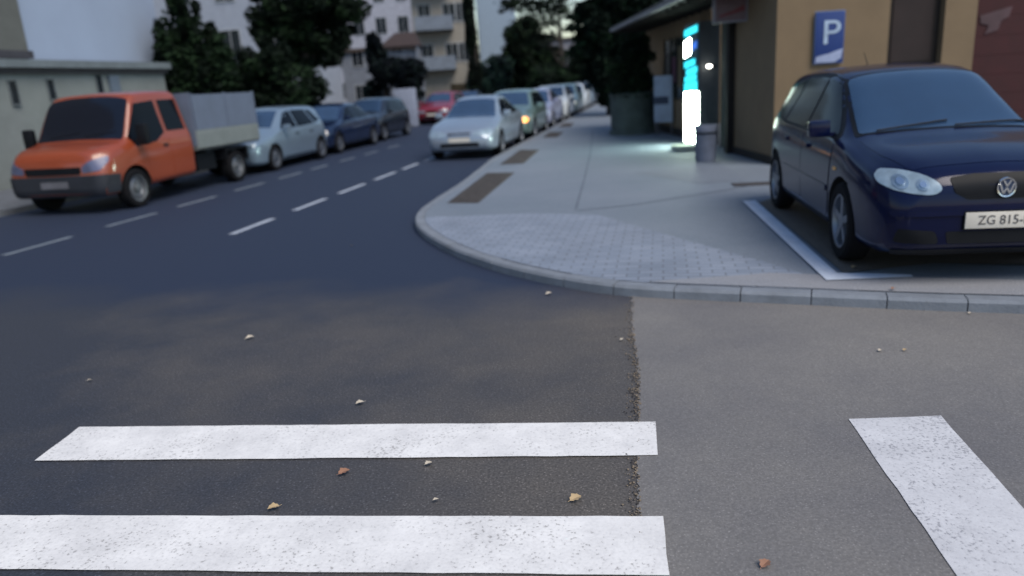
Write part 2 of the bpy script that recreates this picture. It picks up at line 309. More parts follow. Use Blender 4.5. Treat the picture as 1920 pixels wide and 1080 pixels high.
for (x, y), sz, mi, lab in LV:
    bm = bmesh.new(); ln = 8; L_, R_, C_ = [], [], []
    for k in range(ln+1):
        u = k/ln; wv = math.sin(math.pi*u**.8)*.36*(1+.25*math.sin(u*19)); cz = .18*math.sin(math.pi*u)
        C_.append(bm.verts.new((0, u-.5, cz*.4))); L_.append(bm.verts.new((-wv, u-.5, cz+.22*wv))); R_.append(bm.verts.new((wv, u-.5, cz+.3*wv)))
    for k in range(ln): bm.faces.new((L_[k], C_[k], C_[k+1], L_[k+1])); bm.faces.new((C_[k], R_[k], R_[k+1], C_[k+1]))
    tube(bm, [(0, -.5, .01), (.03, -.7, .03)], .02, 5)
    bmesh.ops.scale(bm, vec=(sz*.7, sz*.7, sz*.5), verts=bm.verts)
    o = frombm('fallen_leaf', bm, M_leafs[mi], smooth=True); o.rotation_euler = (random.uniform(-.2, .2), random.uniform(-.2, .2), R(random.choice([-60, -50, -70, 120])))
    o.location = (x, y, .014 if not (x > 2.5 and y > 4.9) else KZ+.024); tag(o, lab, 'leaf', 'fallen leaves on the asphalt')
# grit along the seam
bm = bmesh.new(); random.seed(8)
sm = [(.99, 5.8), (.83, 4.95), (.72, 4.1), (.63, 3.6), (.52, 3.05), (.40, 2.3)]
for k in range(900):
    i = random.randrange(5); u = random.random(); p = Vector(sm[i]).lerp(Vector(sm[i+1]), u)
    if p.y > 4.9 and random.random() < .6: continue
    if 3.07 < p.y < 3.42 or p.y < 2.6:
        if random.random() < .9: continue
    r = random.uniform(.002, .006)
    bmesh.ops.create_icosphere(bm, subdivisions=1, radius=r, matrix=Matrix.Translation((p.x-abs(random.gauss(0, .035))+.01, p.y, .004+r*.4)) @ Matrix.Diagonal((1, random.uniform(.7, 1.5), .6, 1)))
for f in bm.faces: f.material_index = (f.index//20) % 2
bm.faces.index_update()
for f in bm.faces: f.material_index = (f.index//20) % 3 % 2
tag(frombm('grit', bm, [mat('grit_tan', (.19, .15, .11), .9), mat('grit_dark', (.04, .035, .035), .9)]), kind='stuff')

# ------------------------------------------------------------ vehicles
M_rubber = mat('tyre_rubber', (.008, .008, .010), .9, spec=.15)
M_black = mat('black_plastic', (.006, .007, .010), .55, spec=.2)
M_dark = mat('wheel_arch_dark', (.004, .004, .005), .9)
M_glass = mat('car_glass', (.006, .008, .016), .10, var=.05, spec=.45)
M_glassf = mat('sky_tinted_glass', (.028, .055, .11), .12, var=.1, spec=.8)  # blue sky reflection put into the glass base colour
M_glassd = mat('dark_side_glass', (.003, .004, .007), .16, var=.05, spec=.15)
M_glassb = mat('hatch_glass', (.014, .038, .085), .15, var=.15, scale=1.2, spec=.9, coat=.5)
M_chrome = mat('chrome', (.75, .77, .8), .15, metal=1, var=.03)
M_rim = mat('alloy_rim', (.22, .24, .28), .35, metal=.8, var=.1)
M_lamp = mat('lamp_glass', (.26, .34, .41), .3, metal=.2, var=.3, scale=9, spec=.6, coat=.4)
M_plate = mat('plate_white', (.62, .58, .52), .5, var=.08)
M_ink = mat('plate_ink', (.06, .055, .06), .5)

def pchip(pts):
    xs = [p[0] for p in pts]; ys = [p[1] for p in pts]; n = len(xs)
    h = [xs[i+1]-xs[i] for i in range(n-1)]; d = [(ys[i+1]-ys[i])/h[i] for i in range(n-1)]; m = [0]*n
    m[0], m[-1] = d[0], d[-1]
    for i in range(1, n-1):
        if d[i-1]*d[i] > 0:
            w1, w2 = 2*h[i]+h[i-1], h[i]+2*h[i-1]; m[i] = (w1+w2)/(w1/d[i-1]+w2/d[i])
    def f(x):
        if x <= xs[0]: return ys[0]
        if x >= xs[-1]: return ys[-1]
        i = max(k for k in range(n-1) if xs[k] <= x); t = (x-xs[i])/h[i]
        return ys[i]*(2*t**3-3*t**2+1)+m[i]*h[i]*(t**3-2*t**2+t)+ys[i+1]*(-2*t**3+3*t**2)+m[i+1]*h[i]*(t**3-t**2)
    return f

class Body:
    def __init__(s, spec, res=60):
        s.top, s.belt, s.W, s.Wt, s.bot = [pchip(spec[k]) for k in ('top', 'belt', 'W', 'Wt', 'bot')]
        y0, y1 = spec['top'][0][0], spec['top'][-1][0]; s.y0, s.y1 = y0, y1
        ys = sorted(set([y0+(y1-y0)*k/res for k in range(res+1)] + [y0+.012, y0+.03, y0+.055, y1-.02, y1-.05]))
        V = []; rings = []
        for y in ys:
            pr = s.section(y); full = pr + [(-x, z) for x, z in pr[-2:0:-1]]
            rings.append([len(V)+k for k in range(len(full))]); V += [(x, y, z) for x, z in full]
        F = []
        for a, b in zip(rings, rings[1:]):
            for k in range(len(a)): F.append((a[k], a[(k+1) % len(a)], b[(k+1) % len(a)], b[k]))
        n = len(rings[0]); h = n//2
        for rr, fl in ((rings[0], 1), (rings[-1], 0)):
            for k in range(h):     # strips across the cap
                a, b, c, d = rr[k], rr[k+1], rr[(n-k-1) % n], rr[(n-k) % n]
                q = [a, b, c, d] if k not in (0, h-1) else ([a, b, c] if k == 0 else [a, b, d])
                F.append(tuple(q if fl else q[::-1]))
        s.V, s.F = V, F
        s.bvh = BVHTree.FromPolygons([Vector(v) for v in V], F)
    def section(s, y):
        W, Wt, zb, ze, zt = s.W(y), s.Wt(y), s.bot(y), s.belt(y), s.top(y)
        ze = min(ze, zt-.01); o = min(.075, (zt-ze)*.35); Wt = min(Wt, W-.02)
        P = [(0, zb), (W-.14, zb), (W-.035, zb+.05), (W-.012, zb+(ze-zb)*.3), (W, zb+(ze-zb)*.58), (W-.012, zb+(ze-zb)*.85), (W-.045, ze), (Wt+(W-.045-Wt)*.45, ze+(zt-o-ze)*.56), (Wt, zt-o), (Wt-.09, zt-o*.22), (Wt*.5, zt+.008), (0, zt+.018)]
        out = []
        for i in range(len(P)-1):
            p0, p1, p2, p3 = P[max(i-1, 0)], P[i], P[i+1], P[min(i+2, len(P)-1)]
            n = 3 if i in (1, 2, 6, 8, 9) else 4
            for k in range(n):
                t = k/n; r = []
                for c in (0, 1):
                    L = math.dist(p1, p2); m1 = (p2[c]-p0[c])/(L+math.dist(p0, p1)+1e-9)*L; m2 = (p3[c]-p1[c])/(L+math.dist(p2, p3)+1e-9)*L
                    r.append(p1[c]*(2*t**3-3*t**2+1)+m1*(t**3-2*t**2+t)+p2[c]*(-2*t**3+3*t**2)+m2*(t**3-t**2))
                out.append((max(0, r[0]), r[1]))
        out[0] = (0, out[0][1]); out.append(P[-1]); return out
    def build(s, parent, m, axles, rad, name='body'):
        o = mesh(name, s.V, s.F, [m, M_dark], parent, smooth=True)
        bm = bmesh.new(); bm.from_mesh(o.data); bmesh.ops.recalc_face_normals(bm, faces=bm.faces); bm.to_mesh(o.data); bm.free()
        bc = bmesh.new()
        for ya in axles:
            for sx in (-1, 1):
                bmesh.ops.create_cone(bc, cap_ends=True, segments=40, radius1=rad, radius2=rad, depth=.6,
                    matrix=Matrix.Translation((sx*(s.W(ya)+.02), ya, rad-.06)) @ Matrix.Rotation(math.pi/2, 4, 'Y'))
        cm = bpy.data.meshes.new('cut'); bc.to_mesh(cm); bc.free(); co = link(bpy.data.objects.new('cut', cm))
        co.parent = parent
        md = o.modifiers.new('b', 'BOOLEAN'); md.object = co; md.operation = 'DIFFERENCE'; md.solver = 'EXACT'
        dg = bpy.context.evaluated_depsgraph_get(); dg.update()
        me = bpy.data.meshes.new_from_object(o.evaluated_get(dg)); o.modifiers.clear(); old = o.data; o.data = me; me.name = name
        bpy.data.objects.remove(co); bpy.data.meshes.remove(old)
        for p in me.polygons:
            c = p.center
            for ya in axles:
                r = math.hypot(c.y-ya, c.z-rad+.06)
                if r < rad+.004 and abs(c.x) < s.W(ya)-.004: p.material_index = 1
        me.polygons.foreach_set('use_smooth', [True]*len(me.polygons)); me.set_sharp_from_angle(angle=R(40))
        return o
    def ray(s, fr, u, v):
        if fr == 'front': o_, d = Vector((u, s.y0-3, v)), Vector((0, 1, 0))
        elif fr == 'rear': o_, d = Vector((u, s.y1+3, v)), Vector((0, -1, 0))
        elif fr == 'right': o_, d = Vector((3, u, v)), Vector((-1, 0, 0))
        elif fr == 'left': o_, d = Vector((-3, u, v)), Vector((1, 0, 0))
        else: o_, d = Vector((u, v, 5)), Vector((0, 0, -1))
        h = s.bvh.ray_cast(o_, d); return h, o_, d
    def panel(s, name, fr, poly, m, parent, off=.004, cell=.07, rnd=.03, smooth=True):
        poly = rounded(poly, rnd) if rnd else poly
        bm = bmesh.new(); f = bm.faces.new([bm.verts.new((p[0], p[1], 0)) for p in poly])
        for ax in (0, 1):
            lo, hi = min(p[ax] for p in poly), max(p[ax] for p in poly); k = 1
            while lo+k*cell < hi:
                nn = (1, 0, 0) if ax == 0 else (0, 1, 0); co = (lo+k*cell, 0, 0) if ax == 0 else (0, lo+k*cell, 0)
                bmesh.ops.bisect_plane(bm, geom=bm.verts[:]+bm.edges[:]+bm.faces[:], plane_co=co, plane_no=nn); k += 1
        miss = []; nrm = {}
        for v in bm.verts:
            h, o_, d = s.ray(fr, v.co.x, v.co.y)
            if h[0] is None: miss.append(v); continue
            n = h[1].copy()
            if n.dot(d) > 0: n = -n
            v.co = h[0]+n*off; nrm[v] = n
        bmesh.ops.delete(bm, geom=miss, context='VERTS')
        be = [e for e in bm.edges if e.is_boundary]
        if be:
            r = bmesh.ops.extrude_edge_only(bm, edges=be)
            for v in [g for g in r['geom'] if isinstance(g, bmesh.types.BMVert)]:
                h = s.bvh.find_nearest(v.co)
                if h[0] is not None: v.co = h[0]-(v.co-h[0]).normalized()*.002
        me = bpy.data.meshes.new(name); bm.to_mesh(me); bm.free()
        me.materials.append(m)
        if smooth: me.polygons.foreach_set('use_smooth', [True]*len(me.polygons)); me.set_sharp_from_angle(angle=R(50))
        return link(bpy.data.objects.new(name, me), parent)
def rounded(poly, r):
    out = []; n = len(poly)
    for i in range(n):
        a, b, c = Vector(poly[i-1]), Vector(poly[i]), Vector(poly[(i+1) % n]); u = a-b; v = c-b
        rr = min(r, u.length*.45, v.length*.45); p, q = b+u.normalized()*rr, b+v.normalized()*rr
        for k in range(5): t = k/4; out.append(tuple(p*(1-t)**2+b*2*t*(1-t)+q*t*t))
    return out
def grow(poly, d):
    c = sum((Vector(p) for p in poly), Vector((0, 0)))/len(poly); out = []; n = len(poly)
    area = sum(poly[i][0]*poly[(i+1) % n][1]-poly[(i+1) % n][0]*poly[i][1] for i in range(n)); sg = 1 if area > 0 else -1
    for i in range(n):
        a, b, e = Vector(poly[i-1]), Vector(poly[i]), Vector(poly[(i+1) % n]); u = (b-a).normalized(); v = (e-b).normalized()
        n1, n2 = Vector((u.y, -u.x))*sg, Vector((v.y, -v.x))*sg; nn = (n1+n2); nn = nn/max(.4, nn.length_squared/2)
        out.append(tuple(b+nn*d))
    return out
def wheel(parent, x, y, r, wd, sx, spokes=5, cap=M_rim, steel=False):
    M = Matrix.Translation((x, y, r)) @ Matrix.Rotation(sx*math.pi/2, 4, 'Y')
    bm = bmesh.new()
    lathe(bm, [(r*.62, -wd/2), (r*.9, -wd/2), (r*.98, -wd/2+.02), (r, -wd/2+.05), (r, wd/2-.05), (r*.98, wd/2-.02), (r*.9, wd/2), (r*.68, wd/2-.005), (r*.66, wd/2-.04), (r*.62, -wd/2)], 36, M)
    wo = frombm('wheel', bm, M_rubber, parent, smooth=True)
    bm = bmesh.new()
    lathe(bm, [(r*.67, wd/2-.06), (r*.68, wd/2-.008), (r*.63, wd/2-.012), (r*.60, wd/2-.05), (r*.58, wd/2-.09)], 36, M)
    if steel: lathe(bm, [(r*.6, wd/2-.07), (r*.42, wd/2-.03), (r*.36, wd/2-.05), (r*.22, wd/2-.05), (r*.2, wd/2-.01), (.001, wd/2-.005)], 28, M)
    else:
        lathe(bm, [(r*.2, wd/2-.06), (r*.19, wd/2-.02), (.001, wd/2-.012)], 20, M)
        for k in range(spokes):
            a = 2*math.pi*k/spokes; Q = M @ Matrix.Rotation(a, 4, 'Z')
            v = [bm.verts.new(Q @ Vector(p)) for p in ((r*.12, -r*.10, wd/2-.025), (r*.62, -r*.075, wd/2-.02), (r*.62, r*.075, wd/2-.02), (r*.12, r*.10, wd/2-.025),
                 (r*.12, -r*.10, wd/2-.06), (r*.62, -r*.075, wd/2-.06), (r*.62, r*.075, wd/2-.06), (r*.12, r*.10, wd/2-.06))]
            for q in ((0, 1, 2, 3), (0, 4, 5, 1), (1, 5, 6, 2), (2, 6, 7, 3), (3, 7, 4, 0)): bm.faces.new([v[i] for i in q])
    frombm('rim', bm, cap, wo, smooth=True)
    return wo
def mirror(body, parent, m, y, z, size=1):
    for sx in (-1, 1):
        h, _, _ = body.ray('right' if sx > 0 else 'left', y, z-.03)
        x = abs(h[0].x) if h[0] is not None else body.W(y)
        bm = bmesh.new(); bx(bm, sx*(x+.05), sx*(x+.24*size), y-.05, y+.05, z-.06*size, z+.08*size, .03); bx(bm, sx*(x-.01), sx*(x+.07), y-.02, y+.02, z-.055, z-.025)
        o = frombm('side_mirror', bm, m, parent, smooth=True)
        box('mirror_glass', sx*(x+.075), sx*(x+.22*size), y+.05, y+.054, z-.04*size, z+.06*size, M_glass, o)
def side(body, parent, name, poly, m, **k):
    for sx in ('left', 'right'): body.panel(name, sx, poly, m, parent, **k)
def sym(poly): return poly + [(-x, y) for x, y in poly[::-1]]
def refl(poly): return [(-x, y) for x, y in poly]

SPECS = {}
SPECS['hatch'] = dict(
    top=[(-2.10, .68), (-2.06, .745), (-1.95, .81), (-1.6, .895), (-1.2, .945), (-1.02, .985), (-.62, 1.20), (-.22, 1.40), (.1, 1.46), (.5, 1.48), (1.2, 1.465), (1.65, 1.435), (1.88, 1.28), (2.03, 1.0), (2.1, .70)],
    belt=[(-2.10, .60), (-1.9, .72), (-1.5, .80), (-1.0, .90), (0, .94), (1.6, 1.0), (2.1, .66)],
    W=[(-2.10, .62), (-2.07, .69), (-1.98, .78), (-1.8, .845), (-1.5, .872), (-1.2, .88), (1.2, .88), (1.7, .85), (2.0, .74), (2.1, .64)],
    Wt=[(-2.1, .52), (-1.9, .64), (-1.5, .70), (-1.0, .72), (-.25, .63), (.3, .62), (1.2, .61), (1.65, .60), (2.1, .58)],
    bot=[(-2.1, .30), (-2.0, .22), (-1.7, .19), (1.8, .2), (2.1, .32)])
SPECS['sedan'] = dict(
    top=[(-2.25, .56), (-2.2, .63), (-2.0, .72), (-1.6, .83), (-1.1, .93), (-.95, .96), (-.2, 1.36), (.2, 1.42), (.7, 1.41), (1.1, 1.33), (1.65, 1.04), (1.8, .99), (2.2, .95), (2.28, .7)],
    belt=[(-2.25, .5), (-2.0, .66), (-1.0, .86), (0, .9), (1.6, .94), (2.28, .66)],
    W=[(-2.25, .64), (-2.2, .73), (-2.05, .81), (-1.7, .86), (1.5, .87), (2.0, .83), (2.2, .76), (2.28, .66)],
    Wt=[(-2.25, .54), (-2.0, .66), (-1.0, .72), (-.2, .57), (.9, .55), (1.5, .62), (2.28, .6)],
    bot=[(-2.25, .28), (-2.1, .2), (2.0, .2), (2.28, .32)])
def carbase(kind, loc, rz, paint, label, name='parked_car', group=None, lean=0):
    t = thing(name, loc, rz, label, 'car', group); return t

def plain_car(kind, loc, rz, paint, label, rim=M_rim, group=None, lampm=M_lamp, sx_scale=1.0, detail=True, glass=M_glassf, name='parked_car', lit={}):
    sp = SPECS[kind]; t = carbase(kind, loc, rz, paint, label, name, group)
    B = Body(sp, 44); F = B.y0; ya, yr = F+.86, (1.36 if kind == 'hatch' else 1.42)
    B.build(t, paint, (ya, yr), .36)
    for y in (ya, yr):
        for sx in (-1, 1): wheel(t, sx*.775, y, .31, .2, sx, 5, rim)
    h = kind == 'hatch'
    ws = [(.70, F+1.12), (.55, F+1.83 if h else F+1.98), (0, F+1.80 if h else F+1.94)]
    B.panel('windscreen', 'top', sym([(.66, F+1.16), (.52, F+(1.84 if h else 1.98))]), glass, t, cell=.09)
    rw = sym([(.5, 1.63), (.55, 1.9)]) if h else sym([(.48, 1.12), (.58, 1.58)])
    B.panel('rear_window', 'top', rw, glass, t, cell=.09)
    if h: P1 = [(-.72, .95), (-.2, 1.33), (.12, 1.38), (.12, .96)]; P2 = [(.18, .96), (.18, 1.38), (.95, 1.37), (1.1, .99)]; P3 = [(1.16, 1.0), (1.02, 1.36), (1.3, 1.33), (1.55, 1.06)]
    else: P1 = [(-.75, .92), (-.15, 1.28), (.18, 1.33), (.18, .94)]; P2 = [(.24, .94), (.24, 1.33), (.75, 1.32), (1.02, 1.2), (1.1, .95)]; P3 = [(1.15, .96), (1.08, 1.18), (1.35, 1.06), (1.42, .98)]
    for P in (P1, P2, P3): side(B, t, 'side_window', P, M_glassd, cell=.12, rnd=.025)
    for sx in (1, -1):
        pl = [(.32, .56), (.36, .65), (.72, .70), (.80, .63), (.74, .54)]
        B.panel('headlight', 'front', [(sx*x, z) for x, z in pl], lit.get(sx, lampm), t, cell=.06)
        B.panel('tail_light', 'rear', [(sx*x, z) for x, z in [(.45, .72), (.45, .86), (.72, .86), (.74, .72)]], mat('tail_red', (.25, .01, .01), .2), t, cell=.06)
    B.panel('grille', 'front', sym([(.26, .54), (.28, .63)]), M_black, t, rnd=.02)
    B.panel('lower_intake', 'front', sym([(.5, .30), (.45, .40)]), M_black, t, off=.003)
    B.panel('number_plate', 'front', sym([(.26, .42), (.26, .52)]), M_plate, t, off=.008, rnd=.01)
    side(B, t, 'sill_trim', [(F+1.3, .22), (F+1.3, .29), (yr-.45, .29), (yr-.45, .22)], M_black, off=.006, cell=.2)
    for a, b in ((-.95, .15), (.17, 1.0)):
        side(B, t, 'door', [(a+.05, .33), (a, .86), (b, .88), (b, .33)], paint, off=.0045, cell=.12, rnd=.05)
    for y in (.0, .82):
        side(B, t, 'door_handle', [(y-.08, .79), (y-.08, .82), (y+.08, .82), (y+.08, .79)], M_black, off=.02, rnd=.01)
    mirror(B, t, paint, -.68, .98)
    return t

def paint(name, col, rough=.28, metal=.3): return mat(name, col, rough, metal=metal, var=.06, scale=1.5, spec=.5, coat=.8)

# --- dark blue hatchback close at the right
def blue_hatch():
    t = thing('parked_car', (0, 0, 0), 0, 'dark navy blue hatchback parked nose out on the bay at the right, round clear headlights', 'car')
    P = mat('navy_paint', (.0030, .0060, .034), .18, metal=.1, var=.06, spec=.22, coat=.22)
    B = Body(SPECS['hatch'], 90); ya, yr = -1.22, 1.36
    B.build(t, P, (ya, yr), .365)
    for y in (ya, yr):
        for sx in (-1, 1): wheel(t, sx*.775, y, .315, .205, sx, 5, M_rim)
    B.panel('windscreen_seal', 'top', sym([(.725, -1.06), (.60, -.19), (.3, -.14)]), M_black, t, off=.003, rnd=.05)
    ws = B.panel('windscreen', 'top', sym([(.685, -1.03), (.57, -.235), (.3, -.185)]), M_glassb, t, off=.006, rnd=.06, cell=.05)
    bm = bmesh.new()
    for x0 in (-.55, .08):
        pts = []
        for k in range(7):
            u = k/6; x, y = x0+.6*u, -1.04+.09*u
            h, _, _ = B.ray('top', x, y); pts.append(h[0]+Vector((0, 0, .018)))
        tube(bm, pts, .007, 6)
    frombm('wiper', bm, M_black, t)
    P1 = [(-.80, .955), (-.25, 1.335), (.08, 1.395), (.13, .965)]; P2 = [(.20, .965), (.16, 1.40), (.88, 1.385), (1.02, .985)]; P3 = [(1.08, .99), (.95, 1.375), (1.28, 1.33), (1.5, 1.08)]
    side(B, t, 'window_seal', [(-.9, .925), (-.27, 1.37), (.15, 1.435), (.9, 1.42), (1.32, 1.36), (1.6, 1.05), (1.1, .955)], M_black, off=.003, rnd=.05)
    for q in (P1, P2, P3): side(B, t, 'side_window', q, M_glassd, off=.006, cell=.06, rnd=.03)
    # seams of hood and doors
    def seam(fr, pts, parent, wd=.008):
        pv = [Vector(p) for p in pts]; a = offs(pv, wd/2); b = offs(pv, -wd/2)
        B.panel('panel_gap', fr, [tuple(p) for p in a+b[::-1]], M_dark, parent, off=.0015, cell=.08, rnd=0)
    for sx in ('left', 'right'):
        d1 = B.panel('door', sx, [(-.80, .28), (-.86, .62), (-.86, .90), (.145, .92), (.15, .3)], P, t, off=.0035, rnd=.05)
        d2 = B.panel('door', sx, [(.165, .3), (.16, .92), (1.08, .945), (1.05, .78), (.95, .5), (.83, .3)], P, t, off=.0035, rnd=.05)
        for d, y in ((d1, -.02), (d2, .86)):
            B.panel('door_handle', sx, [(y-.1, .80), (y-.1, .835), (y+.1, .845), (y+.1, .81)], P, d, off=.03, rnd=.015)
        seam(sx, [(-.815, .27), (-.875, .62), (-.875, .93)], t); seam(sx, [(.155, .93), (.157, .27)], t)
        B.panel('rub_strip', sx, [(-.8, .50), (-.8, .55), (.95, .555), (.95, .505)], P, t, off=.014, rnd=.015)
        B.panel('sill_trim', sx, [(-.82, .215), (-.82, .27), (.9, .27), (.9, .215)], M_black, t, off=.004)
        B.panel('side_indicator', sx, [(-1.06, .70), (-1.06, .725), (-.98, .725), (-.98, .70)], mat('amber', (.7, .35, .08), .3), t, off=.006, rnd=.01)
    B.panel('bonnet', 'top', sym([(.60, -1.95), (.69, -1.6), (.72, -1.12), (.4, -1.07)]), P, t, off=.0035, rnd=.06)
    # front face: lamps, grille, bumper, intakes
    for sx in (1, -1):
        hl = [(.40, .60), (.43, .655), (.52, .71), (.66, .742), (.775, .735), (.825, .69), (.82, .64), (.74, .59), (.58, .56), (.45, .562)]
        hl = [(.615+(x-.615)*.90, .066+.65+(z-.65)*.84) for x, z in hl]; g = [(sx*x, z) for x, z in hl]
        hb = B.panel('headlight', 'front', g, M_lamp, t, off=.006, cell=.035, rnd=.05)
        for cx, cz, rr in ((.675, .716, .050), (.545, .70, .040)):
            ring = [(sx*cx+rr*math.cos(a*math.pi/12), cz+rr*.9*math.sin(a*math.pi/12)) for a in range(24)]
            B.panel('reflector', 'front', ring, mat('lamp_bowl', (.36, .45, .52), .3, metal=.8, var=.3, scale=12), hb, off=.010, cell=.03, rnd=0)
            r2 = [(sx*cx+rr*.5*math.cos(a*math.pi/12), cz+rr*.45*math.sin(a*math.pi/12)) for a in range(24)]
            B.panel('bulb_lens', 'front', r2, M_chrome, hb, off=.018, cell=.03, rnd=0)
        B.panel('fog_grille', 'front', [(sx*x, z) for x, z in [(.42, .30), (.45, .39), (.70, .41), (.72, .31)]], M_black, t, off=.004, cell=.04)
    B.panel('grille', 'front', sym([(.24, .60), (.34, .65), (.37, .745), (.2, .765)]), M_black, t, off=.005, cell=.04, rnd=.02)
    B.panel('lower_intake', 'front', sym([(.36, .30), (.38, .385)]), M_black, t, off=.004, cell=.04, rnd=.02)
    B.panel('bumper_lip', 'front', sym([(.70, .215), (.72, .255)]), M_black, t, off=.012, cell=.06, rnd=.01)
    B.panel('bumper_strip', 'front', sym([(.74, .495), (.75, .525)]), P, t, off=.014, cell=.06, rnd=.01)
    # emblem: ring with a V over a W
    yb = B.y0-.012; bm = bmesh.new(); M = Matrix.Translation((0, yb, .675)) @ Matrix.Rotation(math.pi/2, 4, 'X')
    lathe(bm, [(.052, -.006), (.056, .006), (.064, .008), (.067, -.006)], 36, M); em = None
    def bar2(x0, z0, x1, z1, w_=.006):
        d = Vector((x1-x0, z1-z0)).normalized()*w_; q = Vector((-d.y, d.x))
        v = []
        for yy in (yb-.010, yb+.006):
            for cx, cz in ((x0+q.x, z0+q.y), (x1+q.x, z1+q.y), (x1-q.x, z1-q.y), (x0-q.x, z0-q.y)): v.append(bm.verts.new((cx, yy, .675+cz)))
        for f in ((0, 1, 2, 3), (7, 6, 5, 4), (0, 4, 5, 1), (1, 5, 6, 2), (2, 6, 7, 3), (3, 7, 4, 0)): bm.faces.new([v[i] for i in f])
    bar2(-.024, .046, 0, .008); bar2(0, .008, .024, .046)
    bar2(-.046, .024, -.022, -.04); bar2(-.022, -.04, 0, -.002); bar2(0, -.002, .022, -.04); bar2(.022, -.04, .046, .024)
    em = frombm('emblem', bm, M_chrome, t)
    bm = bmesh.new(); lathe(bm, [(.053, -.004), (.053, .001), (.001, .001)], 32, M); frombm('emblem_disc', bm, mat('emblem_back', (.05, .07, .13), .3, metal=.5), em)
    pl = box('number_plate', -.26, .26, B.y0-.030, B.y0-.018, .405, .515, M_plate, t, bev=.004)
    box('plate_holder', -.268, .268, B.y0-.0175, B.y0+.03, .397, .523, M_black, t)
    text('plate_number', 'ZG 815-IT', .088, M_ink, pl, Matrix.Translation((.015, B.y0-.032, .459)) @ Matrix.Rotation(math.pi/2, 4, 'X'), .001)
    mirror(B, t, P, -.70, 1.0, 1)
    bm = bmesh.new(); tube(bm, [(0, .95, 1.46), (0, 1.15, 1.62)], [.006, .003], 6); frombm('aerial', bm, M_black, t)
    for sx in (1, -1): B.panel('tail_light', 'rear', [(sx*x, z) for x, z in [(.45, .76), (.45, .92), (.72, .90), (.72, .76)]], mat('tail_red', (.25, .01, .01), .2), t)
    return t
hb = blue_hatch()
# front axle centre from the contact points of the near wheels
GA = math.atan2(.150, .989)
fwd = Vector((.150, .989, 0)); rgt = Vector((.989, -.150, 0))
org = Vector((2.80, 6.02, 0)) + rgt*.775 + fwd*1.22
hb.location = (org.x, org.y, KZ+.015); hb.rotation_euler.z = -GA; hb.scale = (.95, 1, 1.04)

